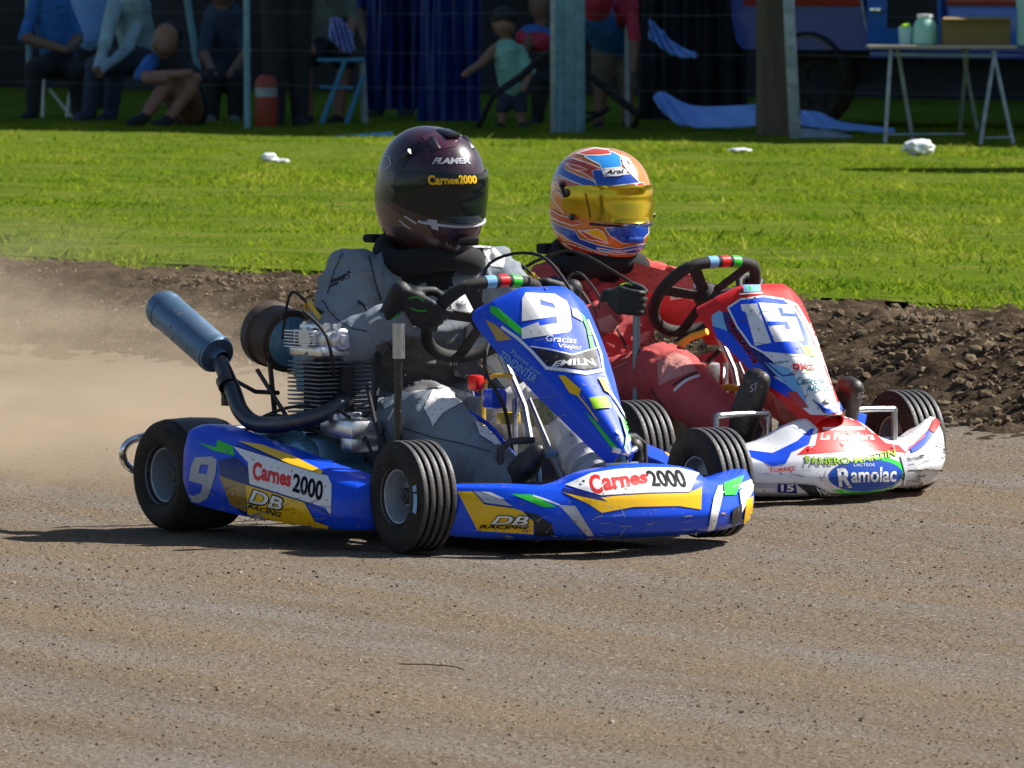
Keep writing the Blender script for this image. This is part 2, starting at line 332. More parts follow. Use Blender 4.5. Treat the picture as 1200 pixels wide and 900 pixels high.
# thin weeds along the foot of the bank
r_ = np.random.default_rng(9); n = 900; t = r_.uniform(2, 12, n); q = r_.normal(-.12, .05, n); x, y = tq(t, q); h = r_.uniform(.008, .03, n) * (fbm(t * 2, t * 0, 2, 3) > .45)
a = r_.uniform(0, 6.28, n); b = np.stack([x, y, 0 * x], -1); u_ = np.stack([np.cos(a), np.sin(a), 0 * a], -1) * .004
tag(quick_mesh('weeds', np.stack([b - u_, b + u_, b + np.stack([r_.normal(0, .01, n), r_.normal(0, .01, n), h], -1)], 1).reshape(-1, 3), np.arange(3 * n).reshape(-1, 3), G[2:], r_.integers(0, 2, n), smooth=False), kind='stuff')
# ------------------------------------------------------------------ karts
class Frame:
    """kart space: x forward, y to the driver's left, z up, origin on the ground under the rear axle"""
    def __init__(s, ox, oy, deg):
        a = R(deg); s.rz = -a; s.o = V(ox, oy, 0); s.B = np.array([[math.cos(a), -math.sin(a), 0], [math.sin(a), math.cos(a), 0], [0, 0, 1]])
    def w(s, P): return s.o + np.asarray(P, float) @ s.B
    def loc(s, P): return (np.asarray(P, float) - s.o) @ s.B.T
CAM = V(0, -CAM_D, CAM_H); cf = V(0, math.cos(PITCH), -math.sin(PITCH)); cu = V(0, math.sin(PITCH), math.cos(PITCH))
def sight(u, v): return unit(cf * F_PX + V(1, 0, 0) * (u - CX) + cu * (CY - v))
K1 = Frame(-.417, 1.10, 56); K2 = Frame(.165, 2.90, 56)
_txt = {}
def text_mesh(s, bold=.0, shear=0):
    key = (s, bold, shear)
    if key not in _txt:
        c = bpy.data.curves.new('t', 'FONT'); c.body = s; c.offset = bold; c.shear = shear; c.resolution_u = 3
        o = bpy.data.objects.new('t', c); COL.objects.link(o); dg = bpy.context.evaluated_depsgraph_get(); dg.update()
        me = bpy.data.meshes.new_from_object(o.evaluated_get(dg)); vs = np.array([v.co[:2] for v in me.vertices]); fs = [tuple(p.vertices) for p in me.polygons]
        bpy.data.objects.remove(o); bpy.data.curves.remove(c); bpy.data.meshes.remove(me)
        lo, hi = vs.min(0), vs.max(0); _txt[key] = ((vs - lo) / (hi - lo), fs)
    return _txt[key]
class Skin:
    """a panel of bodywork: base surface plus stickers laid on it a millimetre proud"""
    def __init__(s, mb, fr, base):
        s.mb = mb; s.fr = fr; v = fr.w(mb.verts()); s.bvh = BVHTree.FromPolygons([tuple(x) for x in v], mb.f); s.c = v.mean(0); s.mats = [base]; s.n = 0
    def slot(s, m):
        if m not in s.mats: s.mats.append(m)
        return s.mats.index(m)
    def lay(s, v2, fs, m, step=3.6, inc=1):
        bm = bmesh.new(); vs = [bm.verts.new((p[0], p[1], 0)) for p in v2]
        for f in fs:
            try: bm.faces.new([vs[i] for i in f])
            except ValueError: pass
        bmesh.ops.triangulate(bm, faces=bm.faces)
        for _ in range(6):
            e = [e for e in bm.edges if e.calc_length() > step]
            if not e: break
            bmesh.ops.subdivide_edges(bm, edges=e, cuts=1); bmesh.ops.triangulate(bm, faces=bm.faces)
        s.n += inc; off = .0006 + .00020 * s.n; out = []; bm.verts.index_update()
        for v in bm.verts:
            d = sight(v.co.x, v.co.y); h, nrm, _, _ = s.bvh.ray_cast(Vector(CAM), Vector(d))
            if h is None:
                p = CAM + d * ((s.c - CAM) @ d); h, nrm, _, _ = s.bvh.find_nearest(Vector(p))
            nn = np.array(nrm); nn = -nn if nn @ d > 0 else nn
            out.append(s.fr.loc(np.array(h) + nn * off))
        s.mb.add(out, [[v.index for v in f.verts] for f in bm.faces], s.slot(m), True); bm.free()
    def poly(s, pts, m, holes=(), sm=0):
        P = [np.array(pts, float)] + [np.array(h, float) for h in holes]
        if sm: P[0] = catmull(np.vstack([P[0], P[0][:1]]), sm)[:-1]
        tri = tessellate_polygon([[Vector((x, y, 0)) for x, y in p] for p in P]); s.lay(np.vstack(P), tri, m)
    def line(s, pts, wd, m, sm=0):
        p = np.array(pts, float); p = catmull(p, sm) if sm else p
        t = np.gradient(p, axis=0); t /= np.linalg.norm(t, axis=1)[:, None] + 1e-9; n = np.stack([-t[:, 1], t[:, 0]], 1) * wd / 2
        k = len(p); s.lay(np.vstack([p - n, p + n]), [(i, i + 1, k + i + 1, k + i) for i in range(k - 1)], m, 3.6, .5)
    def text(s, body, quad, m, bold=.0, shear=0, bend=0):
        """quad: bottom left, bottom right, top right, top left"""
        vs, fs = text_mesh(body, bold, shear); a, b, c, d = [V(*q) for q in quad]; u = vs[:, :1]; v = vs[:, 1:]
        P = (a * (1 - u) + b * u) * (1 - v) + (d * (1 - u) + c * u) * v
        if bend: P[:, 1] += bend * (4 * (vs[:, 0] - .5) ** 2 - 1)
        s.lay(P, fs, m, 3.6, 1.4)

def scuff(sk, box, n, seed, m=None):
    r_ = np.random.default_rng(seed); x0, y0, x1, y1 = box
    for _ in range(n):
        x, y = r_.uniform(x0, x1), r_.uniform(y0, y1); L_ = r_.uniform(3, 16); a = r_.normal(0, .35); P = [(x, y), (x + L_ * .5 * math.cos(a), y + L_ * .5 * math.sin(a) + r_.normal(0, .5)), (x + L_ * math.cos(a), y + L_ * math.sin(a))]
        n0 = sk.n; sk.line(P, r_.uniform(.35, .9), m or SCUFF); sk.n = n0 + .02
def bolts(sk, pts):
    for x, y in pts:
        a_ = np.linspace(0, 2 * math.pi, 9)[:-1]; sk.poly([(x + 1.7 * math.cos(t), y + 1.6 * math.sin(t)) for t in a_], M['steel']); sk.poly([(x + .8 * math.cos(t), y + .7 * math.sin(t)) for t in a_], M['black_vinyl'])
SCUFF = mat('scuffed_plastic', (.26, .28, .36), .6, dust=.3); SCUFF_DIRT = mat('dried_mud', (.17, .125, .085), .95, var=(40, .4))
def wheel(root, name, cx, cy, rad, wid, hub, side, rib, steer=0):
    """side = +1 when the outside of the wheel looks to the driver's left"""
    h = wid / 2; rr = rad * .50; tw = MB(); prof = []; ms = []
    prof = [(rr - .004, -h * .80), (rr + .006, -h * .93), (rr + .02, -h), (rad * .78, -h * 1.06), (rad - .018, -h * 1.0), (rad - .006, -h * .88)]
    n0 = len(prof)
    if rib:
        k = 5; e = np.linspace(-h * .86, h * .86, k * 2)
        for i in range(k):
            a, b = e[2 * i] - .0, e[2 * i + 1]; a -= .004; b += .004; w8 = (b - a) * .13; prof += [(rad - .007, a + w8 - .001), (rad - .001, a + w8 + .001), (rad + .0005, (a + b) / 2), (rad - .001, b - w8 - .001), (rad - .007, b - w8 + .001)]
    else: prof += [(rad - .001, -h * .7), (rad + .002, 0), (rad - .001, h * .7)]
    n1 = len(prof); prof += [(rad - .006, h * .88), (rad - .018, h * 1.0), (rad * .78, h * 1.06), (rr + .02, h), (rr + .006, h * .93), (rr - .004, h * .80)]
    c = (cx, cy, rad); ax = V(-math.sin(steer), math.cos(steer), 0)
    prof = [(r_, z_) for r_, z_ in prof]
    wr = empty(name, c); wr.parent = root
    tw.lathe(prof, (0, 0, 0), ax, 56, mats=[1 if n0 - 1 <= i < n1 and min(prof[i][0], prof[i + 1][0]) > rad - .004 else 0 for i in range(len(prof) - 1)])  # sunlit ribs painted lighter, shaded grooves painted darker
    tw.build('tyre', [M['rubber'], M['rubber_lit_tread']], wr, sharp=50)
    rm = MB(); o = side
    L = [(rr + .004, h * .96), (rr + .004, h * .86), (rr - .006, h * .80), (rr - .012, h * .4), (rr - .016, 0), (rr - .016, -h * .1), (hub, -h * .15), (.001, -h * .15)]
    L2 = [(rr + .004, -h * .96), (rr + .004, -h * .86), (rr - .006, -h * .8), (rr - .012, -h * .4), (rr - .014, -h * .2), (hub, -h * .24), (.001, -h * .24)]
    rm.lathe([(a, b * o) for a, b in L], (0, 0, 0), ax, 48); rm.lathe([(a, b * o) for a, b in L2], (0, 0, 0), ax, 48)
    rm.build('rim', [M['rim_metal']], wr, sharp=40)
    hb = MB(); hb.lathe([(.001, h * .5 * o), (.016, h * .5 * o), (.02, h * .42 * o), (.02, -h * .3 * o), (.001, -h * .3 * o)], (0, 0, 0), ax, 20)
    u, w_, _ = frame(ax)
    for i in range(4):
        a = i * math.pi / 2 + .4; p = (u * math.cos(a) + w_ * math.sin(a)) * (hub + .004); hb.lathe([(.001, h * .12 * o), (.006, h * .12 * o), (.006, -h * .2 * o)], p, ax, 6)
    hb.lathe([(.001, .56 * h * o), (.008, .56 * h * o), (.008, h * .4 * o)], (0, 0, 0), ax, 6)
    hb.build('wheel_hub', [M['dark_frame']], wr)
    if rib and side < 0:
        for a0, a1 in ((-.30, .12), (.17, .30)):
            q = np.linspace(a0, a1, 9); f_ = unit(V(math.cos(steer), math.sin(steer), 0)); G_ = [[ax * (h * 1.09 * o) + (f_ * math.cos(t) + V(0, 0, 1) * math.sin(t)) * r_ for r_ in (rad * .76, rad * .82, rad * .88)] for t in q]
            mb = MB(); mb.grid(G_, thick=.001); mb.build('sidewall_mark', [M['pale_blue_vinyl']], wr)
    return wr
def stalk_wheel(root, c, rad, tilt=45):
    a = R(tilt); sx = V(math.sin(a), 0, math.cos(a)); yy = V(0, 1, 0); nrm = V(math.cos(a), 0, -math.sin(a)); c = V(*c)
    sw = empty('steering_wheel', c); sw.parent = root
    th = np.linspace(0, 2 * math.pi, 49)[:-1]; P = []
    for t in th:
        rr = rad * (1 if math.sin(t) < .72 else 1 - .16 * (math.sin(t) - .72) / .28)
        P.append(yy * rr * math.cos(t) + sx * rr * math.sin(t))
    mb = MB(); mb.tube(P, .0165, 12, closed=True); mb.build('wheel_rim', [M['black_matt']], sw)
    for col, a0 in ((M['pale_blue_vinyl'], 1.86), (M['red_vinyl'], 1.57), (M['green_vinyl'], 1.28)):
        b = MB(); aa = np.linspace(a0 - .10, a0 + .10, 6)
        b.tube([yy * rad * (1 - .16 * max(0, (math.sin(t) - .72) / .28)) * math.cos(t) + sx * rad * (1 - .16 * max(0, (math.sin(t) - .72) / .28)) * math.sin(t) for t in aa], .0172, 12); b.build('grip_band', [col], sw)
    mb = MB()
    for t in (R(8), R(172), R(270), R(50), R(130)):
        e = (yy * math.cos(t) + sx * math.sin(t)) * (rad - .01); s_ = unit(np.cross(e, nrm)) * .014; q = nrm * .012
        mb.add([q - s_, q + s_, e + s_ * 1.25, e - s_ * 1.25, q - s_ + nrm * .005, q + s_ + nrm * .005, e + s_ * 1.25 + nrm * .005, e - s_ * 1.25 + nrm * .005], [(0, 1, 2, 3), (7, 6, 5, 4), (0, 4, 5, 1), (1, 5, 6, 2), (2, 6, 7, 3), (3, 7, 4, 0)], 0, False)
    mb.lathe([(.001, -.006), (.036, -.006), (.036, .02), (.02, .05), (.001, .05)], (0, 0, 0), nrm, 20); mb.build('spokes', [M['black_matt']], sw)
    b = MB(); b.lathe([(.001, -.012), (.03, -.012), (.034, -.004)], (0, 0, 0), nrm, 18); b.build('wheel_pad', [M['dark_vinyl']], sw)
    return sw
def chassis(fr, root, c_tube, c_front):
    mb = MB(); s = 1
    for s in (-1, 1):
        mb.tube([(-.16, s * .30, .075), (.1, s * .30, .06), (.45, s * .31, .05), (.8, s * .24, .05), (1.02, s * .20, .055), (1.16, s * .19, .06)], .015, 10, sm=5)
        mb.tube([(.2, s * .31, .06), (.2, s * .52, .07)], .011, 8); mb.tube([(.66, s * .28, .06), (.66, s * .50, .07)], .011, 8)
        mb.tube([(.10, s * .30, .07), (.12, s * .24, .24)], .011, 8); mb.tube([(.98, s * .21, .06), (.98, s * .34, .08)], .014, 8)
    for x in (-.12, .2, .62, 1.0): mb.tube([(x, -.30 if x < .7 else -.2, .062), (x, .30 if x < .7 else .2, .062)], .014, 10)
    mb.tube([(1.16, -.19, .06), (1.19, 0, .06), (1.16, .19, .06)], .013, 10, sm=4)
    mb.build('chassis_frame', [c_tube], root)
    mb = MB(); mb.box((.72, 0, .036), (.78, .5, .006)); mb.build('floor_tray', [M['fin_alloy']], root)
    mb = MB(); mb.tube([(0, -.56, .145), (0, .56, .145)], .017, 14); mb.build('rear_axle', [M['dark_frame']], root)
    mb = MB(); mb.lathe([(.03, -.003), (.085, -.003), (.085, .003), (.03, .003)], (0, .17, .145), (0, 1, 0), 32); mb.build('brake_disc', [M['steel']], root)
    mb = MB(); mb.lathe([(.02, -.004), (.10, -.004), (.104, 0), (.10, .004), (.02, .004)], (0, -.2, .145), (0, 1, 0), 40); mb.build('sprocket', [M['alloy']], root)
    for s in (-1, 1):
        mb = MB(); mb.tube([(-.1, s * .20, .10), (-.22, s * .28, .13), (-.25, s * .46, .125), (-.245, s * .555, .165), (-.23, s * .53, .225), (-.22, s * .3, .24), (-.22, 0, .24)], .011, 10, sm=6); mb.build('rear_bumper_hoop', [M['chrome']], root)
        mb = MB(); mb.tube([(.97, s * .34, .05), (.98, s * .34, .17)], .012, 10); mb.tube([(.98, s * .34, .12), (.98, s * .42, .14)], .011, 10); mb.tube([(.98, s * .33, .12), (.90, s * .26, .10)], .008, 8); mb.build('stub_axle', [M['dark_frame']], root)
        mb = MB(); mb.tube([(.90, s * .26, .10), (.86, s * .03, .115)], .007, 8); mb.build('tie_rod', [M['steel']], root)
    # seat shell
    prof = []
    for y, (xb, zb) in zip((-.2, -.19, -.12, 0, .12, .19, .2), ((.10, .0), (.05, 0), (0, 0), (-.015, 0), (0, 0), (.05, 0), (.10, .0))):
        e = abs(y) / .2; up = .16 * e ** 4
        prof.append([(-.02 + xb, y, .53 - up * .4), (-.0 + xb * .9, y, .40), (.05 + xb * .7, y, .22), (.12 + xb * .3, y * .97, .10 + up * .9), (.25, y * .95, .075 + up), (.42, y * .9, .11 + up * .9)])
    mb = MB(); mb.grid(loft(prof, 4, 4), thick=.006); mb.build('seat', [M['black_paint']], root)
    mb = MB(); mb.tube([(.62, 0, .57), (.80, 0, .34), (.88, 0, .10)], .011, 10); mb.tube([(.9, -.10, .06), (.79, -.02, .36)], .008, 8); mb.tube([(.9, .10, .06), (.79, .02, .36)], .008, 8); mb.build('steering_column', [M['steel']], root)
    mb = MB(); mb.box((.60, .0, .13), (.24, .17, .15), bev=.03); mb.lathe([(.001, .03), (.025, .03), (.025, 0)], (.62, .0, .20), (0, 0, 1), 16); mb.build('fuel_tank', [M['tank_plastic']], root)
    for s in (-1, 1):
        mb = MB(); mb.tube([(1.03, s * .12, .07), (1.06, s * .13, .15), (1.05, s * .13, .24)], .008, 8, sm=3); mb.tube([(1.05, s * .17, .235), (1.05, s * .07, .235)], .009, 8); mb.build('pedal', [c_front], root)
def side_pod(root, s, base, fr, front=.86):
    S = [(.155, [(-.50, .085), (-.56, .078), (-.600, .085), (-.622, .14), (-.62, .215), (-.603, .268), (-.56, .283), (-.49, .28)]),
         (.20, [(-.50, .08), (-.56, .072), (-.604, .08), (-.628, .14), (-.624, .212), (-.604, .266), (-.56, .282), (-.49, .278)]),
         (.36, [(-.49, .065), (-.55, .06), (-.60, .066), (-.622, .12), (-.615, .19), (-.596, .236), (-.55, .252), (-.48, .25)]),
         (.60, [(-.47, .055), (-.53, .05), (-.585, .055), (-.605, .10), (-.596, .152), (-.575, .197), (-.53, .212), (-.46, .21)]),
         (.76, [(-.45, .05), (-.51, .046), (-.565, .05), (-.585, .088), (-.578, .132), (-.555, .172), (-.51, .186), (-.45, .185)]),
         (.835, [(-.43, .05), (-.48, .046), (-.53, .05), (-.552, .082), (-.547, .125), (-.525, .158), (-.485, .17), (-.43, .17)]),
         (front, [(-.42, .055), (-.45, .05), (-.48, .054), (-.498, .08), (-.495, .118), (-.48, .143), (-.455, .152), (-.42, .15)])]
    secs = [[(x, yy, z) for yy, z in p] if s < 0 else [(x, -yy, z) for yy, z in p][::-1] for x, p in S]
    mb = MB(); mb.grid(loft(secs, 5, 4, .45), thick=.004); return mb
def fin_engine(root, fr):
    e = empty('engine', (.36, -.34, .10)); e.parent = root; of = (.36, -.34, .10)
    # crankcase: rounded casting with clutch and generator covers
    mb = MB(); mb.box((.33, -.34, .19), (.30, .16, .15), bev=.035); mb.box((.22, -.34, .22), (.16, .15, .12), bev=.03); mb.box((.46, -.34, .15), (.14, .14, .10), bev=.03)
    for x, z, r_ in ((.42, .19, .065), (.25, .2, .055)):
        mb.lathe([(.001, .04), (r_ * .7, .04), (r_ * .92, .032), (r_, .018), (r_, 0)], (x, -.415, z), (0, -1, 0), 28)
        for k in range(6): mb.lathe([(.001, .03), (.005, .03), (.005, 0)], (x + math.cos(k * 1.05) * r_ * .95, -.42, z + math.sin(k * 1.05) * r_ * .95), (0, -1, 0), 6)
    for k in range(9): mb.box((.15 + k * .035, -.423, .15 + .02 * math.sin(k)), (.012, .02, .08), bev=.003)
    mb.tube([(.14, -.42, .245), (.3, -.43, .262), (.42, -.43, .265)], .008, 8, sm=3)
    mb.build('crankcase', [M['blue_engine']], e, of)
    mb = MB(); mb.box((.545, -.36, .285), (.16, .10, .055), bev=.018); mb.box((.50, -.36, .315), (.07, .09, .02), bev=.006); mb.box((.585, -.36, .25), (.06, .09, .05), bev=.014); mb.build('chain_cover', [M['alloy']], e, of)
    # finned barrel
    mb = MB(); cx, cy = .405, -.335
    mb.lathe([(.066, .27), (.066, .46)], (cx, cy, 0), (0, 0, 1), 24, mat=1)
    for k in range(16):
        z = .288 + k * .0108; g = 1 - .12 * (k < 3); mb.box((cx, cy, z), (.152 * g, .160 * g, .0042), bev=.0016)
    mb.box((cx + .04, cy + .0, .37), (.10, .035, .14), mat=1); mb.build('finned_cylinder', [M['fin_alloy'], M['black_matt']], e, of)
    mb = MB(); mb.box((cx, cy, .478), (.150, .150, .026), bev=.006); mb.box((cx - .005, cy, .508), (.140, .125, .045), bev=.014); mb.box((cx - .02, cy, .536), (.10, .10, .022), bev=.008)
    for k in range(6): mb.box((cx - .02 + .0, cy - .075 + k * .0, .488 + k * .008), (.13, .02, .003), bev=.001)
    for k in range(5): mb.box((cx - .055 + k * .022, cy - .066, .512), (.006, .012, .04), bev=.002)
    for dx, dy in ((-.05, -.04), (.05, -.04), (.05, .04), (-.05, .04)): mb.lathe([(.001, .016), (.009, .016), (.009, 0)], (cx + dx, cy + dy, .535), (0, 0, 1), 6)
    mb.lathe([(.001, .016), (.024, .016), (.03, .010), (.03, 0)], (cx + .066, cy - .01, .507), (1, 0, 0), 24); mb.lathe([(.001, .024), (.014, .024), (.016, .012)], (cx + .066, cy - .01, .507), (1, 0, 0), 6)
    mb.lathe([(.001, .012), (.026, .012), (.03, 0)], (cx, cy - .064, .51), (0, -1, 0), 24)
    mb.build('cylinder_head', [M['alloy']], e, of)
    mb = MB(); mb.tube([(.47, -.36, .40), (.54, -.43, .52), (.45, -.44, .58), (.40, -.40, .56)], .0045, 6, sm=6); mb.tube([(.3, -.3, .42), (.29, -.33, .55), (.34, -.36, .60), (.40, -.36, .56)], .0055, 6, sm=6, mat=1); mb.tube([(.22, -.36, .50), (.26, -.36, .62), (.36, -.36, .59), (.42, -.3, .54)], .004, 6, sm=6)
    mb.tube([(.62, -.36, .40), (.66, -.36, .3), (.70, -.36, .24)], .006, 6); mb.tube([(.20, -.42, .27), (.30, -.44, .31), (.44, -.43, .29), (.56, -.41, .25)], .005, 6, sm=5); mb.tube([(.16, -.40, .29), (.34, -.42, .33), (.50, -.40, .34), (.60, -.37, .29), (.66, -.36, .2)], .0045, 6, sm=5); mb.tube([(.56, -.30, .33), (.52, -.26, .46), (.45, -.27, .55)], .007, 6, sm=5); mb.tube([(.30, -.26, .50), (.38, -.25, .60), (.50, -.26, .56), (.60, -.22, .40)], .004, 6, sm=6); mb.build('hoses', [M['black_matt'], M['yellow_paint']], e, of)
    mb = MB(); mb.tube([(.33, -.30, .46), (.24, -.31, .47), (.19, -.31, .475)], .024, 14, sm=4); mb.box((.25, -.31, .44), (.06, .05, .08), bev=.012); mb.lathe([(.001, 0), (.03, 0), (.034, .02), (.034, .05), (.001, .055)], (.27, -.31, .42), (0, 0, -1), 18); mb.build('carburettor', [M['blue_engine']], e, of)
    # drum air filter, axis running back
    ax = unit(V(-1, .05, .16)); mb = MB(); o = V(.19, -.31, .489)
    mb.lathe([(.001, -.01), (.03, -.01), (.045, .0), (.060, .004), (.066, .006)], o, ax, 32, mat=1); mb.lathe([(.066, .006), (.082, .010), (.084, .03), (.080, .034), (.080, .092), (.086, .096), (.086, .125), (.078, .137), (.001, .14)], o, ax, 36)
    mb.build('air_filter', [M['filter_brown'], M['blue_engine']], e, of)
    ex = empty('exhaust', (.4, -.40, .36)); ex.parent = root; of = (.4, -.40, .36)
    mb = MB(); P = [(.475, -.345, .36), (.515, -.375, .345), (.50, -.43, .318), (.43, -.47, .297), (.33, -.47, .286), (.25, -.47, .290), (.19, -.47, .318), (.13, -.455, .365), (.075, -.447, .415), (.02, -.44, .462)]
    mb.tube(P, [.021, .021, .021, .0215, .022, .022, .022, .022, .021, .0205], 18, sm=7); mb.build('exhaust_pipe', [M['header']], ex, of)
    a = V(.035, -.44, .450); b = V(-.25, -.44, .570); ax = unit(b - a); L_ = np.linalg.norm(b - a)
    mb = MB(); mb.lathe([(.022, -.02), (.024, .0), (.047, .004), (.05, .012), (.05, L_ - .012), (.046, L_ - .003), (.04, L_), (.036, L_ - .006), (.030, L_ - .02), (.001, L_ - .02)], a, ax, 36)
    for q in (.02, L_ - .03): mb.lathe([(.0505, q - .008), (.0515, q - .007), (.0515, q + .007), (.0505, q + .008)], a, ax, 36)
    mb.build('muffler', [M['muffler']], ex, of)
    mb = MB(); mb.lathe([(.0225, -.012), (.027, -.012), (.027, .012), (.0225, .012)], (.105, -.457, .385), unit(V(-.06, .01, .053)), 20); mb.box((.105, -.457, .375), (.05, .014, .02), bev=.003); mb.tube([(.125, -.455, .385), (.085, -.455, .372), (.095, -.455, .335)], .009, 8, sm=3); mb.lathe([(.001, 0), (.012, 0), (.012, .02), (.001, .02)], (.095, -.455, .345), (0, 0, -1), 10)
    mb.tube([(.02, -.41, .40), (.12, -.38, .36), (.2, -.36, .36)], .006, 8); mb.tube([(.16, -.4, .42), (.24, -.36, .30)], .006, 8); mb.tube([(.19, -.38, .44), (.19, -.36, .26)], .007, 8); mb.build('pipe_bracket', [M['black_paint']], ex, of)
    return e
def lever(root, x, y, z0, z1, m1, m2, grip):
    mb = MB(); mb.tube([(x - .005, y, z0), (x, y, z1)], .0105, 12, mat=0); mb.lathe([(.001, z1), (.016, z1), (.016, z1 - grip), (.001, z1 - grip)], (x, y, 0), (0, 0, 1), 18, mat=1); return mb.build('shift_lever', [m1, m2], root)
def bumper_surface(S, mirror_c):
    secs = [[(x, y, z) for x, z in p] for y, p in S]; secs = secs + [[(x, 2 * mirror_c - y, z) for x, z in p] for y, p in S[:-1][::-1]]
    mb = MB(); mb.grid(loft(secs, 6, 6), thick=.004); return mb
# ------------------------------------------------------------------ the blue kart, number 9
k = empty('go_kart', tuple(K1.o), K1.rz); tag(k, 'blue and yellow racing kart numbered 9 leading, with a big upturned muffler', 'go-kart', 'racing karts on the dirt track')
B, Ye, Wh, Gr, Li, Dk, Gy, Re, Bk, Nv = [M[q + ('_plastic' if q == 'blue' else '_vinyl')] for q in ('blue', 'yellow', 'white', 'green', 'lime', 'dark', 'grey', 'red', 'black', 'navy')]
chassis(K1, k, M['dark_frame'], M['blue_engine'])
for nm, a in (('front_wheel', (.98, -.457, .14, .108, .030, -1, True, -.06)), ('front_wheel', (.98, .455, .141, .108, .030, 1, True, -.06)), ('rear_wheel', (0, -.50, .145, .20, .03, -1, False)), ('rear_wheel', (0, .50, .145, .20, .03, 1, False))): wheel(k, nm, *a)
stalk_wheel(k, (.61, 0, .566), .155)
fin_engine(k, K1)
lever(k, .752, -.35, .20, .560, M['black_paint'], M['steel'], .088)
# front bumper
S = [(-.425, [(1.06, .05), (1.085, .055), (1.10, .09), (1.095, .13), (1.08, .165), (1.05, .172), (1.02, .168)]),
     (-.40, [(1.09, .042), (1.12, .05), (1.135, .09), (1.125, .135), (1.10, .166), (1.07, .173), (1.04, .17)]),
     (-.30, [(1.18, .036), (1.225, .05), (1.245, .09), (1.23, .135), (1.20, .165), (1.16, .175), (1.12, .17)]),
     (-.20, [(1.235, .035), (1.285, .05), (1.31, .09), (1.295, .135), (1.27, .163), (1.23, .174), (1.18, .170)]),
     (-.12, [(1.26, .034), (1.315, .05), (1.34, .09), (1.333, .138), (1.315, .172), (1.27, .203), (1.22, .203)]),
     (.03, [(1.27, .033), (1.33, .05), (1.357, .09), (1.35, .138), (1.332, .173), (1.268, .219), (1.21, .215)])]
far = [(y_, p_) for y_, p_ in S[:-1]][::-1]; far = [[(x, .06 - y, z) for x, z in p_] for y, p_ in far]
far[-2] = [(1.10, .455, .04), (1.14, .458, .05), (1.165, .46, .10), (1.155, .46, .145), (1.13, .458, .178), (1.09, .452, .186), (1.05, .445, .18)]
far[-1] = [(1.03, .50, .045), (1.06, .505, .055), (1.085, .508, .10), (1.08, .507, .15), (1.055, .503, .19), (1.02, .495, .196), (.99, .485, .185)]
mb = MB(); mb.grid(loft([[(x, y, z) for x, z in p_] for y, p_ in S] + far, 6, 6, .45), thick=.004); sk = Skin(mb, K1, B)
sk.poly([(536, 576), (554, 576), (568, 591), (600, 595), (612, 599), (625, 611), (625, 626), (560, 622)], Ye)
sk.line([(554, 574.5), (568, 590.5), (601, 595)], 1.6, Nv); sk.poly([(555, 575.5), (571, 578), (588, 584.5), (601, 593.5), (568, 589)], Gy)
sk.poly([(563, 576), (575, 577), (592, 585), (584, 584)], Wh)
sk.poly([(599, 579), (624.5, 580), (652, 594), (637, 594.6)], Gr); sk.line([(625, 581), (640, 586), (656, 592)], 1.8, Wh)
sk.poly([(604, 597), (630, 603), (646, 614), (650, 628), (627, 628), (626, 611), (613, 599)], Dk)
sk.poly([(655, 592), (674, 593), (696, 627.5), (688, 627.5)], Gy)
sk.poly([(659, 577), (690, 583), (708, 583), (740, 579), (800, 575), (822, 569), (821, 597), (795, 593), (742, 594), (705, 601), (690, 591)], Ye)
sk.poly([(659, 572), (700, 581), (712, 588), (690, 584), (662, 578)], Nv)
sk.poly([(662.5, 568.7), (692.6, 555), (722, 550.5), (757, 548.5), (795.5, 549), (819, 555), (808, 576.6), (760, 577.5), (704, 580.7)], Wh)
sk.poly([(817, 557), (823, 566), (821, 571), (808, 577)], B); sk.line([(704, 581.3), (760, 578.2), (808, 577)], 1.1, Nv)
sk.text('C', [(694, 580), (707, 578), (702, 556), (688, 558)], Re, .04); sk.text('arnes', [(708, 575.5), (759, 567), (758, 556), (704, 561.5)], Re, .04)
sk.text('2000', [(764, 570.5), (806, 572), (798, 551), (755, 552.5)], Bk, .03)
sk.poly([(840.5, 570), (846, 569), (845.5, 581), (836.7, 619), (828.7, 621), (835, 583)], Wh)
sk.poly([(847, 567), (871, 558), (861, 580), (848, 580.7)], Gr)
sk.poly([(865, 576.6), (882.6, 557.6), (881, 575), (868, 600)], Wh); sk.poly([(873, 586), (881, 581), (879.5, 612), (870, 613)], Ye)
sk.poly([(857, 597), (868, 591), (867, 610), (855.6, 616)], Dk)
sk.text('DB', [(574, 614.6), (619, 615.6), (622, 604.5), (579, 604)], Bk, .055, .2); sk.text('DB', [(575.5, 613.6), (618, 614.6), (620.5, 605.5), (580, 605)], Wh, .02, .2)
sk.text('RACING', [(562, 618.5), (619, 619), (619, 615.3), (563, 614.4)], Bk, .03, .2)
scuff(sk, (545, 610, 850, 630), 26, 1); scuff(sk, (560, 620, 860, 632), 16, 2, SCUFF_DIRT); scuff(sk, (640, 590, 820, 615), 8, 3); bolts(sk, [(617, 622), (684, 566), (850, 604)])
mb.build('front_bumper', sk.mats, k)
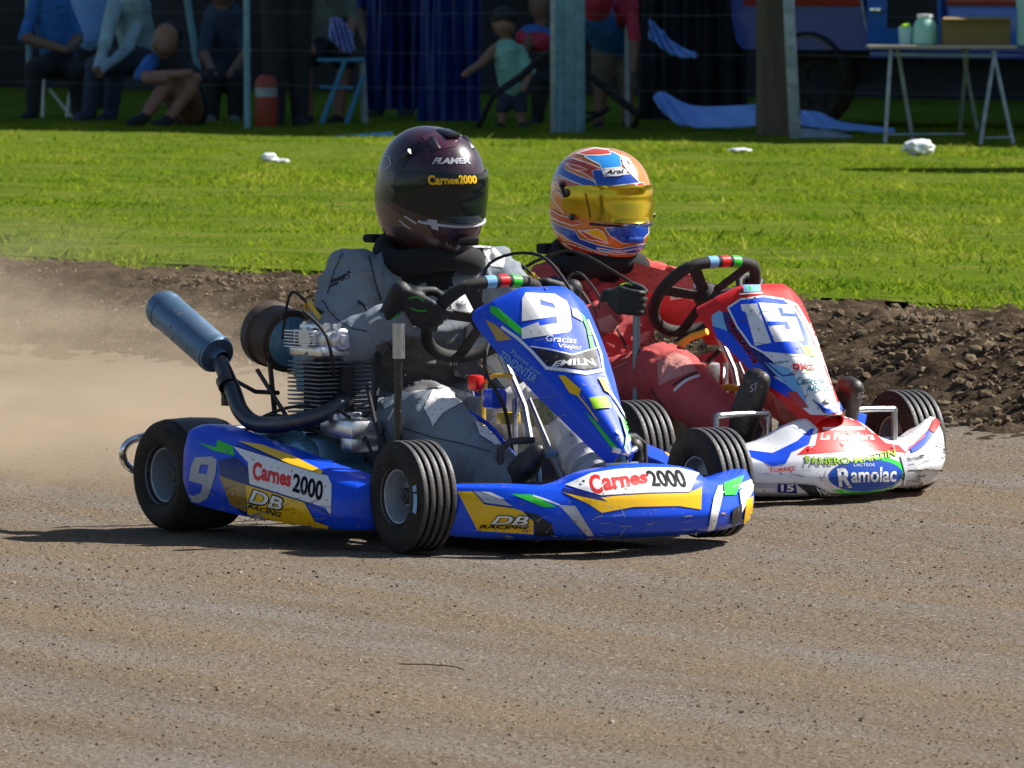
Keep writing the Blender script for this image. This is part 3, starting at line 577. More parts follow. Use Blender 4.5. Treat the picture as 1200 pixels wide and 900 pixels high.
# side pods
mb = side_pod(k, -1, B, K1); sk = Skin(mb, K1, B)
sk.poly([(231.5, 518), (253, 524), (255, 515.5), (273, 523), (275, 534), (250, 528)], Gr)
sk.poly([(256, 540), (276, 535), (291, 547), (293, 567), (289, 605), (279, 598), (272, 566), (258, 556)], Nv)
sk.poly([(257, 557), (276, 564), (289, 568), (289, 600), (270, 591)], mat('ochre_vinyl', (.30, .17, .008), .35, coat=.4, dust=.2))
N9 = [(229, 536), (249, 535), (254.5, 539), (253, 556), (248, 572), (243, 584), (234, 589), (215, 587), (216, 577), (227, 581), (236, 577), (238, 568), (222, 563), (224, 548)]
sk.poly(N9, Gy, holes=[[(236, 544), (245, 545), (242.5, 556), (233, 554)]])
sk.poly([(273.5, 523.5), (384, 558), (389, 568), (388, 605), (382, 595), (293, 567), (291, 542)], M['white_vinyl'])
sk.line([(276, 522), (330, 541), (383, 557)], 1.5, Nv)
sk.text('C', [(296.4, 562.5), (306, 564.5), (308, 543), (297, 540)], Re, .05); sk.text('arnes', [(306.5, 563), (341, 571.5), (342.5, 558), (307.5, 549)], Re, .04)
sk.text('2000', [(343, 576), (378, 588), (380, 564.5), (345, 554.5)], Bk, .03)
sk.poly([(289, 568), (357.5, 589), (370, 611), (385.6, 616), (385.6, 621), (340, 613.5), (291, 602)], Ye); sk.line([(290, 567.6), (357.5, 588.4), (388, 603)], 1.5, Nv)
sk.text('DB', [(290.5, 589.5), (332.5, 600), (334.5, 583), (292.5, 571.5)], Bk, .06, .2); sk.text('DB', [(292.5, 588), (331, 598), (332.5, 584.5), (294.5, 573)], Wh, .02, .2)
sk.text('RACING', [(291, 594.5), (330.7, 606), (331.7, 600), (292, 590)], Bk, .03, .2)
sk.poly([(293, 603), (314, 607), (312, 610), (293, 606)], Gy)
sk.poly([(279, 518), (307, 522.5), (340, 534), (378.5, 553), (377, 556.5), (340, 545), (303, 528.5)], Ye)
scuff(sk, (225, 570, 385, 615), 20, 4); scuff(sk, (225, 585, 395, 618), 14, 5, SCUFF_DIRT); bolts(sk, [(264, 586), (266, 529), (378, 611)])
mb.build('side_pod', sk.mats, k)
mb = side_pod(k, 1, B, K1); sk = Skin(mb, K1, B); sk.line([(752, 513), (764, 515.5), (776, 525), (784, 534)], 2.2, Ye); mb.build('side_pod', sk.mats, k)
for s in (-1, 1):
    mb = MB(); mb.tube([(.3, s * .30, .06), (.3, s * .50, .09), (.3, s * .52, .17)], .010, 8, sm=3); mb.tube([(.66, s * .28, .06), (.66, s * .48, .08), (.66, s * .50, .14)], .010, 8, sm=3); mb.tube([(.3, s * .51, .17), (.66, s * .49, .14)], .010, 8); mb.build('side_bar', [M['steel']], k)
# number panel
d = unit(V(.67, 0, -.74)); n = V(.74, 0, .67)
def panel(P, y0=0):
    secs = []
    for (cx, cz), hw, dr, lw, ld, bul in P:
        c = V(cx, 0, cz); row = []
        for y, o in ((-lw, -ld), (-hw - .001, -dr - .004), (-hw * .93, -dr + .008), (-hw * .5, bul * .8), (0, bul), (hw * .5, bul * .8), (hw * .93, -dr + .008), (hw + .001, -dr - .004), (lw, -ld)): row.append(c + n * o + V(0, y + y0, 0))
        secs.append(row[::-1])
    mb = MB(); mb.grid(loft(secs, 7, 4, .6), thick=.004); return mb
mb = panel([((.865, .645), .105, .045, .145, .075, .0), ((.895, .635), .138, .045, .170, .10, .004), ((.96, .572), .132, .042, .156, .10, .008), ((1.06, .468), .106, .036, .122, .088, .010), ((1.15, .37), .072, .032, .084, .07, .010), ((1.225, .288), .042, .028, .050, .055, .008), ((1.262, .246), .022, .02, .026, .045, .002)])
sk = Skin(mb, K1, B)
sk.poly([(569, 374.7), (580, 380), (600, 398), (582.7, 400)], mat('dark_gold_vinyl', (.42, .25, .01), .35, coat=.4))
sk.poly([(574.5, 358.7), (582.7, 360), (610.7, 384), (611, 394), (575, 366)], Gr)
sk.poly([(616, 343), (650, 344.5), (664, 353), (668, 363), (670, 385), (666.7, 389.5), (611.7, 397.5), (611, 385), (631, 377.5), (632, 381.7), (652.5, 379), (652, 371), (611.7, 376.7), (612, 350)], Wh, holes=[[(633, 351.7), (648, 356), (651, 361.7), (633, 357.5)]])
sk.text('Gracias', [(640, 400), (676, 403), (675, 395.5), (640, 392.5)], Wh, .01, .25); sk.text('Viejo!', [(655, 409), (681, 412), (681, 405.5), (654, 402.5)], Wh, .01, .25)
sk.poly([(624, 408), (670.7, 416), (698, 409), (703, 431), (685, 433.5), (641, 428)], Dk)
sk.line([(588, 383), (606, 396), (624, 413), (640, 431)], 3.4, Wh); sk.line([(639, 431.5), (662, 434), (687, 438), (707, 434)], 3.8, Wh); sk.line([(707, 436), (704, 416), (697, 397), (688, 375)], 2.4, Wh)
sk.line([(622, 406.2), (646, 410), (670.7, 416.4), (699, 408)], 1.5, Wh)
sk.text('EMILN', [(646, 430.5), (701, 429.5), (694, 421), (650, 424)], Wh, .03, .15, 1.5)
sk.poly([(669, 361), (676, 363), (682, 370), (682, 377), (671, 371)], Wh); sk.poly([(678.7, 366), (684, 371), (692, 390), (696, 408), (692, 410.7), (687, 386)], Gr)
sk.text('Pasion por', [(598, 415), (632, 442), (636, 437), (602, 409)], M['pale_blue_vinyl'], .0, .1); sk.text('TENDINTER', [(584, 419), (627, 449), (631, 441), (590, 411)], M['pale_blue_vinyl'], .01, .1)
sk.poly([(654.7, 440), (662.7, 441), (681, 457), (678.7, 465), (668, 461)], Ye); sk.poly([(700, 442.7), (706.7, 445), (717, 464), (708, 458.7)], Ye)
sk.line([(677, 463), (688, 476), (701, 494)], 1.8, M['yellow_vinyl']); sk.line([(716, 462), (725, 477), (733, 492)], 1.5, Wh)
sk.poly([(690.7, 466.7), (710.7, 465), (716, 478.7), (696, 480)], Li)
sk.poly([(686, 482), (698, 494), (724, 525), (718.7, 526.5), (694, 494)], Gr); sk.poly([(724, 482.7), (736, 501), (738, 517), (730.7, 526), (733, 512)], Gr)
sk.poly([(720, 505), (724, 505.5), (728, 510), (722, 509)], Wh)
scuff(sk, (600, 345, 700, 480), 10, 6); scuff(sk, (590, 400, 690, 500), 8, 7); bolts(sk, [(640, 339), (724, 516)])
mb.build('number_panel', sk.mats, k)
mb = MB(); mb.tube([(1.245, -.035, .255), (1.26, 0, .245), (1.245, .035, .255)], .009, 8); mb.box((1.235, 0, .215), (.012, .10, .014), bev=.002)
for s in (-1, 1): mb.box((1.205, s * .035, .145), (.05, .012, .15), rot=Matrix.Rotation(R(-12), 3, 'Y'), bev=.002)
mb.box((1.21, 0, .10), (.05, .075, .012), bev=.002); mb.build('panel_bracket', [M['steel']], k)
mb = MB()
for s in (-1, 1): mb.tube([(1.19, s * .19, .065), (1.1, s * .19, .14), (1.02, s * .19, .135), (.98, s * .2, .07)], .009, 8, sm=4); mb.tube([(1.02, s * .20, .07), (1.02, s * .22, .25), (1.02, s * .12, .27)], .009, 8, sm=3)
mb.tube([(1.10, -.30, .155), (1.10, .32, .155)], .009, 8); mb.tube([(1.02, -.34, .165), (1.10, -.25, .165), (1.12, 0, .165), (1.10, .25, .165), (1.02, .34, .165)], .007, 8, sm=3); mb.build('bumper_bars', [M['dark_frame']], k)
mb = MB(); mb.tube([(.64, -.03, .585), (.60, .03, .70), (.70, .12, .72), (.86, .13, .60), (.95, .12, .50)], .0045, 6, sm=6); mb.tube([(.66, 0, .54), (.74, -.08, .44), (.8, -.06, .34), (.85, -.06, .2)], .005, 6, sm=5); mb.tube([(.5, -.1, .2), (.66, -.14, .33), (.78, -.1, .30), (.9, -.08, .2)], .006, 6, sm=5, mat=1)
mb.tube([(.62, .0, .24), (.7, -.05, .40), (.79, -.03, .42)], .006, 6, sm=5, mat=2); mb.box((.74, -.05, .36), (.05, .05, .05), bev=.01, mat=1); mb.box((.70, -.08, .40), (.04, .03, .04), bev=.008, mat=3); mb.box((.76, -.02, .31), (.04, .05, .03), bev=.005, mat=2)
mb.build('wiring', [M['black_matt'], M['blue_plastic'], M['yellow_paint'], M['red_vinyl']], k)
KART1 = k

# ------------------------------------------------------------------ the red, white and blue kart, number 15
k = empty('go_kart', tuple(K2.o), K2.rz); tag(k, 'red, white and blue racing kart numbered 15, second behind the blue one', 'go-kart', 'racing karts on the dirt track')
chassis(K2, k, M['yellow_paint'], M['yellow_paint'])
for nm, a in (('front_wheel', (.98, -.455, .14, .108, .030, -1, True, -.08)), ('front_wheel', (.98, .455, .14, .108, .030, 1, True, -.08)), ('rear_wheel', (0, -.50, .145, .20, .03, -1, False)), ('rear_wheel', (0, .50, .145, .20, .03, 1, False))): wheel(k, nm, *a)
stalk_wheel(k, (.66, 0, .548), .155)
fin_engine(k, K2)
lever(k, .69, -.25, .18, .545, mat('grey_steel', (.20, .27, .32), .4, metal=.7), M['steel'], .02)
S = [(-.46, [(1.04, .04), (1.06, .05), (1.08, .09), (1.07, .14), (1.04, .195), (1.0, .21), (.97, .2)]),
     (-.42, [(1.09, .034), (1.13, .045), (1.155, .085), (1.15, .13), (1.12, .17), (1.08, .18), (1.04, .175)]),
     (-.30, [(1.17, .026), (1.22, .04), (1.25, .08), (1.24, .12), (1.20, .15), (1.16, .155), (1.12, .15)]),
     (-.20, [(1.22, .022), (1.275, .035), (1.30, .075), (1.29, .118), (1.26, .148), (1.21, .17), (1.17, .17)]),
     (-.11, [(1.25, .020), (1.31, .032), (1.335, .075), (1.325, .12), (1.295, .16), (1.235, .215), (1.2, .215)]),
     (.0, [(1.26, .020), (1.325, .032), (1.35, .075), (1.34, .12), (1.305, .165), (1.235, .238), (1.2, .235)])]
S2 = [(y, p) for y, p in S]; secs = [[(x, y, z) for x, z in p] for y, p in S]; far = [[(x, -y, z) for x, z in p] for y, p in S[:-1][::-1]]
far[-2] = [(1.12, .40, .022), (1.175, .40, .035), (1.21, .40, .085), (1.20, .40, .14), (1.165, .40, .178), (1.13, .395, .186), (1.09, .39, .18)]
far[-1] = [(1.05, .47, .025), (1.10, .475, .04), (1.14, .475, .10), (1.13, .475, .165), (1.10, .47, .21), (1.07, .465, .218), (1.04, .46, .205)]
far.append([(1.0, .49, .03), (1.03, .497, .05), (1.055, .50, .11), (1.05, .498, .17), (1.03, .492, .21), (1.01, .488, .216), (.99, .48, .205)])
mb = MB(); mb.grid(loft(secs + far, 6, 6, .5), thick=.004); sk = Skin(mb, K2, Wh)
sk.poly([(866, 526), (905, 531), (934, 517), (949, 503), (954.5, 501.6), (947.7, 521), (927.5, 530), (921, 543), (905, 546.6), (894, 541), (866, 530)], B)
sk.poly([(952, 496), (959, 489), (997, 487), (1017.5, 500.5), (1038, 519.6), (1053.5, 522), (1062.5, 531), (1017.5, 527.5), (981.5, 530), (934, 533), (945.5, 523), (955.6, 522), (959, 503)], Re)
sk.line([(964, 502.5), (1013, 502)], 3.4, Wh); sk.text('La Panadera', [(961, 515.5), (1025, 515.5), (1022, 507.5), (962, 507.5)], Wh, .015, .15); sk.line([(985, 519.3), (1012, 519.3)], 1.1, Wh)
el = lambda cx, cy, rx, ry, s=0: [(cx + rx * math.cos(a), cy + ry * math.sin(a) + s * math.cos(a)) for a in np.linspace(0, 2 * math.pi, 30)[:-1]]
sk.poly(el(1014, 557, 48, 22, -1.5), Wh); sk.poly(el(1033, 553, 27, 17), Gr); sk.poly(el(1013.7, 557, 43.5, 18.5, -1.5), M['ink_blue'])
sk.poly([(975, 574), (990, 578.5), (1010, 580.5), (1035, 575), (1052, 568), (1030, 573), (1005, 576), (985, 573)], Gr)
sk.text('PANERO-MARTIN', [(944.4, 543.6), (1049.6, 535), (1048.6, 526), (942.4, 534.4)], Bk, .045, 0, -5); sk.text('PANERO-MARTIN', [(945, 543), (1049, 534.4), (1048, 526.5), (943, 535)], M['lime_vinyl'], .01, 0, -5)
sk.text('R', [(983, 570), (998, 571), (997, 548), (980, 549)], Wh, .03); sk.text('amolac', [(997, 565), (1049, 564), (1050, 547), (996, 548.5)], Wh, .02); sk.text('LACTEOS', [(999.5, 546.8), (1024, 546.5), (1024, 543.4), (1000, 543.6)], Wh)
sk.poly([(866, 565), (911, 566.5), (911, 571), (866, 570)], Gy); sk.poly([(911, 566), (932, 566.5), (934, 577), (911, 576)], M['navy_vinyl']); sk.text('15', [(915, 575), (930, 575), (930, 567), (915, 567)], Wh, .03)
sk.poly([(932, 566), (954, 568), (984, 583), (954.5, 583.5)], Dk)
for i in range(4): sk.line([(956 + i * 5, 570 + i * 2.5), (966 + i * 6, 583)], 1.1, Wh)
sk.poly([(1053.5, 535), (1060, 532), (1076, 552), (1078, 563), (1074, 579), (1047, 581.5), (1056, 570), (1059, 556)], Gy); sk.poly([(1047, 581.5), (1080.5, 563.5), (1076, 578)], Dk)
for i in range(4): sk.line([(1050 + i * 5, 580), (1060 + i * 5, 570 - i)], .9, Wh)
sk.line([(1066, 528), (1075, 524), (1083, 517), (1090, 508)], 8, B, 3); sk.line([(1091, 507), (1095, 500), (1097.5, 493)], 7, Re); sk.poly([(1107, 548), (1114, 543), (1113, 552), (1108, 554)], M['pink_vinyl']); sk.text('S7', [(1106.5, 530), (1111, 529), (1111, 524), (1106.5, 525)], Dk); sk.poly([(1102, 563), (1107, 555), (1110, 556), (1105, 563)], M['teal_vinyl'])
sk.text('TORREZ', [(901, 554.5), (932, 551.5), (932, 547), (900, 549.8)], Re, .03)
scuff(sk, (890, 550, 1095, 580), 22, 8, SCUFF_DIRT); scuff(sk, (1060, 520, 1110, 570), 12, 9, SCUFF_DIRT); bolts(sk, [(1045, 525), (950, 525), (1075, 560)])
mb.build('front_bumper', sk.mats, k)
for s in (-1, 1):
    mb = side_pod(k, s, Wh, K2); mb.build('side_pod', [B], k)
mb = panel([((.91, .572), .10, .045, .138, .075, .0), ((.955, .575), .138, .05, .174, .095, .004), ((1.0, .535), .138, .05, .170, .10, .010), ((1.09, .445), .112, .044, .136, .088, .014), ((1.17, .355), .082, .036, .100, .072, .014), ((1.245, .277), .058, .03, .066, .06, .010), ((1.285, .236), .038, .02, .043, .05, .004)], -.010)
sk = Skin(mb, K2, Re)
sk.poly([(882, 405), (894, 412), (930, 415.5), (955, 416), (955, 400), (948, 378), (958, 385), (975, 425), (984, 450), (992, 478), (985, 487), (950, 486), (935, 474), (906, 440), (886, 422)], Wh); sk.line([(921, 352), (934, 358), (945, 378), (955, 400), (966, 430)], 3, Wh)
sk.poly([(835, 382), (852, 387), (888, 423), (906, 441), (928, 455), (936, 468), (920, 464), (890, 446), (862, 428), (844, 404)], B)
sk.poly([(846, 366), (856, 366), (884, 406), (906, 424), (925, 444), (906, 441), (888, 423), (852, 387)], Nv)
sk.poly([(834, 370), (843, 364), (847, 366), (849, 377), (853, 388), (835, 382)], M['pale_blue_vinyl'])
num = [(853, 361), (868, 351), (894, 347.4), (918, 351), (930, 360), (940, 377), (949, 397), (955, 417), (930, 416.5), (894, 413), (880, 405), (864, 383)]
sk.poly(num, B); sk.line(num + num[:1], 2.2, Wh)
sk.poly([(868, 357), (887, 356), (904, 402), (885, 405.5), (874, 366), (870, 365)], Wh); sk.poly([(888.6, 355), (928, 358), (942, 400), (908, 401)], Wh)
sk.poly([(911, 361), (916, 361), (918, 367.4), (932.5, 368.4), (933.5, 372), (915, 371.4)], B); sk.poly([(898.5, 377.2), (922, 377.4), (925.8, 386), (921, 386.6), (919, 381.4), (900, 382)], B)
sk.poly([(937, 405), (950, 406), (957, 419), (943, 416.5)], Li)
sk.text('TRASLADOS', [(851, 378), (884, 428), (889, 424), (856, 372)], Re, .05); sk.text('TRASLADOS', [(851.6, 377.6), (883.8, 426.8), (888.2, 423.6), (856, 373)], Bk, .02)
sk.poly([(896, 424), (925, 432), (938, 452), (946, 472), (928, 457), (908, 438)], M['pale_blue_vinyl']); sk.line([(894, 421), (908, 433), (918, 441), (932, 439)], 1.6, Nv); sk.poly([(922, 460), (934, 459), (948, 478), (940, 478)], M['suit_red'])
sk.text('Talleres', [(908, 427.5), (925, 425), (925, 421.5), (908, 424)], M['teal_vinyl'], .02, .2); sk.text('DIAZ', [(930, 433.6), (956, 434), (954, 426.6), (929, 427)], Re, .04); sk.line([(942, 436), (957, 437)], .9, Li); sk.text('Hnos', [(934, 426), (945, 426), (945, 423.6), (934, 423.6)], Re)
sk.text('Carniceria', [(935, 452.5), (967, 448), (965, 441), (934, 443)], M['teal_vinyl'], .02, .2); sk.text('Alfonso', [(946, 459.5), (974, 458), (972, 450), (945, 452)], M['teal_vinyl'], .02, .2)
sk.poly(el(969, 471, 4.6, 2.6), Dk); sk.poly(el(969.5, 471.2, 2.8, 1.4), Gy)
sk.poly([(957, 471), (968, 480), (978, 479.5), (982, 471.5), (986, 481), (975, 487), (965, 482)], B); sk.line([(953, 469), (961, 477), (967, 485)], 1.2, Bk)
sk.poly([(871, 336), (890, 335.5), (891, 343.5), (872, 344)], M['pale_blue_vinyl']); sk.poly([(873, 337), (879, 337), (880, 342), (874, 342)], Gr); sk.line([(867, 346), (893, 345)], 1.2, Wh)
scuff(sk, (850, 345, 980, 470), 14, 10, SCUFF_DIRT); bolts(sk, [(884, 351), (975, 468)])
mb.build('number_panel', sk.mats, k)
mb = MB(); mb.box((1.235, 0, .2), (.02, .08, .10), bev=.003); mb.build('panel_bracket', [M['steel']], k)
mb = MB()
for s in (-1, 1): mb.tube([(1.14, s * .30, .10), (1.14, s * .30, .225), (1.14, s * .285, .24), (1.14, s * .14, .24), (1.14, s * .125, .228), (1.13, s * .12, .1)], .0085, 10, sm=3)
mb.tube([(1.13, -.34, .155), (1.13, .34, .155)], .008, 8); mb.build('bumper_bars', [M['steel']], k)
mb = MB(); mb.tube([(.60, -.14, .06), (.70, -.13, .38), (.80, -.09, .45)], .010, 8, sm=4); mb.tube([(.74, -.14, .2), (.80, -.05, .29), (.92, -.04, .29)], .010, 8, sm=3); mb.build('panel_stay', [M['yellow_paint']], k)
mb = MB(); mb.tube([(.62, -.18, .56), (.45, -.28, .66), (.30, -.30, .64), (.1, -.32, .56)], .0045, 6, sm=6); mb.tube([(.5, -.1, .1), (.72, -.10, .3), (.82, -.06, .40)], .007, 6, sm=5); mb.box((.78, -.07, .33), (.05, .05, .07), bev=.01, mat=1); mb.build('wiring', [M['black_matt'], M['steel']], k)
KART2 = k
# ------------------------------------------------------------------ people
from mathutils import noise as mnoise
def capsule(mb, a, b, ra, rb, n=14):
    a = V(*a); b = V(*b); u, w_, ax = frame(b - a); ang = np.arange(n) * 2 * math.pi / n; L_ = np.linalg.norm(b - a); rows = []
    for q in np.linspace(-math.pi / 2, 0, 5)[1:]: rows.append((ra * math.cos(q), ra * math.sin(q)))
    for q in np.linspace(0, math.pi / 2, 5)[:-1]: rows.append((rb * math.cos(q), L_ + rb * math.sin(q)))
    vs = [a - ax * ra] + [a + ax * h + r * (math.cos(t) * u + math.sin(t) * w_) for r, h in rows for t in ang] + [b + ax * rb]
    m = len(rows); fs = [(0, 1 + (k + 1) % n, 1 + k) for k in range(n)] + [(1 + i * n + k, 1 + i * n + (k + 1) % n, 1 + (i + 1) * n + (k + 1) % n, 1 + (i + 1) * n + k) for i in range(m - 1) for k in range(n)]
    e = len(vs) - 1; fs += [(e, 1 + (m - 1) * n + k, 1 + (m - 1) * n + (k + 1) % n) for k in range(n)]; mb.add(vs, fs)
def skin_union(limbs, balls=(), voxel=.012, smooth=6, wrinkle=0, wscale=14, fold=0):
    """limbs: (a, b, ra, rb, material); balls: (centre, radii, material). One continuous skin over all of them."""
    mb = MB()
    for a, b, ra, rb, _ in limbs: capsule(mb, a, b, ra, rb)
    for c, r_, _ in balls: mb.ball(c, r_, 18)
    me = bpy.data.meshes.new('u'); me.from_pydata(mb.verts().tolist(), [], mb.f); o = bpy.data.objects.new('u', me); COL.objects.link(o)
    md = o.modifiers.new('r', 'REMESH'); md.mode = 'VOXEL'; md.voxel_size = voxel; sm = o.modifiers.new('s', 'SMOOTH'); sm.factor = .5; sm.iterations = smooth
    dg = bpy.context.evaluated_depsgraph_get(); dg.update(); ev = bpy.data.meshes.new_from_object(o.evaluated_get(dg))
    n = len(ev.vertices); v = np.empty(n * 3, np.float32); ev.vertices.foreach_get('co', v); v = v.reshape(-1, 3).astype(float)
    nr = np.empty(n * 3, np.float32); ev.vertices.foreach_get('normal', nr); nr = nr.reshape(-1, 3)
    fs = [tuple(p.vertices) for p in ev.polygons]; fc = np.array([v[list(f)].mean(0) for f in fs])
    bpy.data.objects.remove(o); bpy.data.meshes.remove(me); bpy.data.meshes.remove(ev)
    D = []
    for a, b, ra, rb, m in limbs:
        a = V(*a); b = V(*b); ab = b - a; t = np.clip(((fc - a) @ ab) / (ab @ ab), 0, 1); D.append(np.linalg.norm(fc - a - t[:, None] * ab, axis=1) - (ra + (rb - ra) * t))
    for c, r_, m in balls:
        r_ = V(*r_) if np.ndim(r_) else V(r_, r_, r_); D.append((np.linalg.norm((fc - V(*c)) / r_, axis=1) - 1) * r_.min())
    ms = np.array([l[4] for l in limbs] + [b[2] for b in balls])[np.argmin(np.array(D), 0)]
    if wrinkle:
        best = np.full(n, 9.); ax_ = np.zeros(n); tt = np.zeros(n); isl = np.zeros(n)
        for a, b, ra, rb, m in limbs:
            a = V(*a); b = V(*b); ab = b - a; t = np.clip(((v - a) @ ab) / (ab @ ab), 0, 1); d = np.linalg.norm(v - a - t[:, None] * ab, axis=1) - (ra + (rb - ra) * t)
            k_ = d < best; best = np.where(k_, d, best); tt = np.where(k_, t, tt); ax_ = np.where(k_, t * np.linalg.norm(ab), ax_)
        for i in range(n):
            p = Vector(v[i]) * wscale; q = mnoise.noise(p * .6) * .7 + mnoise.noise(p * 1.5) * .25
            ph = ax_[i] / .048 + 1.5 * mnoise.noise(p * .45) + .9 * mnoise.noise(p * .2 + Vector((5, 1, 2)))
            e = .3 + .9 * math.exp(-(min(tt[i], 1 - tt[i]) / .22) ** 2)
            v[i] += nr[i] * wrinkle * (q + fold * e * (max(0, math.sin(6.283 * ph)) ** 1.5 - .25))
    return v, fs, ms
def to_mb(v, fs, ms):
    mb = MB(); mb.add(v, fs); mb.m = [int(x) for x in ms]; return mb
def gripping_glove(C, T, W, rad=.018, spread=.019, mats=(0, 1), flip=1, size=1.0):
    """a closed gloved hand round a bar at C running along T, arm coming from W"""
    C = V(*C); T = unit(T); W = V(*W); e1 = W - C; e1 = unit(e1 - T * (e1 @ T)); e2 = np.cross(T, e1) * flip; L_ = []; rr = rad + .010
    pt = lambda s, al, r=rr: C + T * s + (e1 * math.cos(al) + e2 * math.sin(al)) * r
    ln = (1.0, 1.08, 1.02, .86); kn = []
    for i in range(4):
        s = (i - 1.5) * spread * size; k0 = pt(s, R(52), rr + .014); kn.append(k0); al = [R(52), R(112), R(172), R(215)]
        P = [k0] + [pt(s * .95, a * ln[i] if j else a, rr + .002) for j, a in enumerate(al[1:], 1)]
        for j in range(3): L_.append((P[j], P[j + 1], .0105 - .0006 * j, .0100 - .0007 * j, 0))
    wr = C + e1 * .088 * size + e2 * .012
    for k_ in kn: L_.append((wr * .75 + k_ * .25, k_, .017, .0125, 0))
    L_.append((kn[0], kn[3], .012, .012, 1)); L_.append((wr, W, .026, .030, 0)); L_.append((wr, C + e1 * .045, .022, .02, 0))
    th = [wr * .7 + C * .3 + T * spread * 1.2, pt(spread * 2.2, R(-25), rr + .010), pt(spread * 1.9, R(-75), rr + .003), pt(spread * 1.5, R(-115), rr + .002)]
    for j in range(3): L_.append((th[j], th[j + 1], .0135 - .0015 * j, .0125 - .0015 * j, 0))
    return skin_union(L_, voxel=.0042, smooth=3)
def shoe(parts): return skin_union(parts, voxel=.006, smooth=5)
def helmet_shape(c, yaw, pitch, a=.158, b=.130, h=.155, jaw=.022, VT=.42):
    """returns grids in kart space: shell, visor; yaw to the driver's left, pitch nose-down"""
    Rm = np.array(Matrix.Rotation(yaw, 3, 'Z') @ Matrix.Rotation(pitch, 3, 'Y')); c = V(*c)
    def S(ph, z, off=0):
        # horizontal section half-axes at height z (-1 chin edge .. 1 crown)
        q = max(0., 1 - abs(z) ** 2.35) ** (1 / 2.35) if z > 0 else max(0., 1 - abs(z * .86) ** 3.2) ** (1 / 2.6)
        f = math.cos(ph); ax = a * q; 
        if f > 0: ax += jaw * max(0, -z + .10) ** .8 * f * f * 1.2 - (.006 if -.28 < z < .36 else 0) * f
        else: ax += .012 * q - .03 * max(0, -z - .2)
        zz = z * (h if z > 0 else .142) - (0 if f > 0 else -.02 * max(0, -z) * f * f)
        p = V((ax + off) * math.cos(ph), (b * q + off) * math.sin(ph), zz)
        return c + Rm @ p
    zs = np.concatenate([np.linspace(1, .9, 6) ** 1, np.linspace(.85, -.98, 26)]); zs[0] = .9999; ph = np.linspace(0, 2 * math.pi, 61)[:-1]
    G = [[S(p, z) for z in zs] for p in ph]
    for row, p in zip(G, ph): row.append(c + (np.array(S(p, -.99)) - c) * .9 + V(0, 0, .01))
    phv = np.linspace(-R(84), R(84), 41); vis = []
    for p in phv:
        e = abs(p) / R(84); zt = VT - .12 * e ** 3; zb = -.29 + .16 * e ** 2.2
        vis.append([S(p, zt + (zb - zt) * t, .0045) for t in np.linspace(0, 1, 13)])
    return np.array(G), np.array(vis), Rm, S
def pants_mats(): return None

# ---- driver of the blue kart
o1 = K1.w(V(.25, 0, .08)); of = (.25, 0, .08)
p = empty('person', tuple(o1), K1.rz); tag(p, 'driver in a grey race suit and dark full face helmet in the kart numbered 9', 'person', 'kart drivers')
limbs = [((.32, -.17, .635), (.33, .17, .645), .085, .085, 0), ((.20, -.06, .20), (.27, 0, .52), .15, .15, 0), ((.20, .06, .20), (.28, .02, .50), .15, .15, 0), ((.34, 0, .64), (.36, 0, .76), .08, .075, 2),
         ((.31, -.20, .64), (.395, -.335, .475), .090, .070, 0), ((.395, -.335, .475), (.535, -.215, .555), .068, .048, 0),
         ((.33, .20, .65), (.46, .32, .50), .085, .066, 0), ((.46, .32, .50), (.60, .21, .56), .064, .046, 0),
         ((.25, -.12, .20), (.70, -.23, .315), .115, .088, 0), ((.70, -.23, .315), (.985, -.205, .165), .088, .074, 0),
         ((.25, .12, .20), (.70, .15, .315), .115, .086, 1), ((.70, .15, .315), (.93, .14, .17), .084, .062, 1)]  # left leg whitened: sunlight on grey cloth put into its colour
balls = [((.30, 0, .52), (.15, .205, .17), 0), ((.21, 0, .24), (.17, .19, .14), 0)]
v, fs, ms = skin_union(limbs, balls, .0085, 4, .0105, 13, 1.0)
mb = to_mb(v, fs, ms); sk = Skin(mb, K1, M['suit_grey']); sk.mats = [M['suit_grey'], M['suit_white_and_sunlit'], M['knit_black']]
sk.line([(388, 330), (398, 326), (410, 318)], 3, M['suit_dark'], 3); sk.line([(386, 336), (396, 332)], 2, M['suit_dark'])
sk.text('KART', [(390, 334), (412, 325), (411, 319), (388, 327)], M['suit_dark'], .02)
sk.line([(455, 492), (470, 470), (500, 455), (525, 452)], 2.0, M['suit_white_and_sunlit'], 4)
sk.poly([(562, 286), (572, 284), (592, 302), (590, 314), (575, 312)], M['suit_white_and_sunlit']); sk.line([(556, 285), (560, 300), (556, 315)], 5, M['suit_white_and_sunlit'], 3); sk.line([(562, 283), (566, 298), (562, 314)], 1.8, M['suit_dark'], 3)  # white shoulder pattern with its sunlit brightness painted in
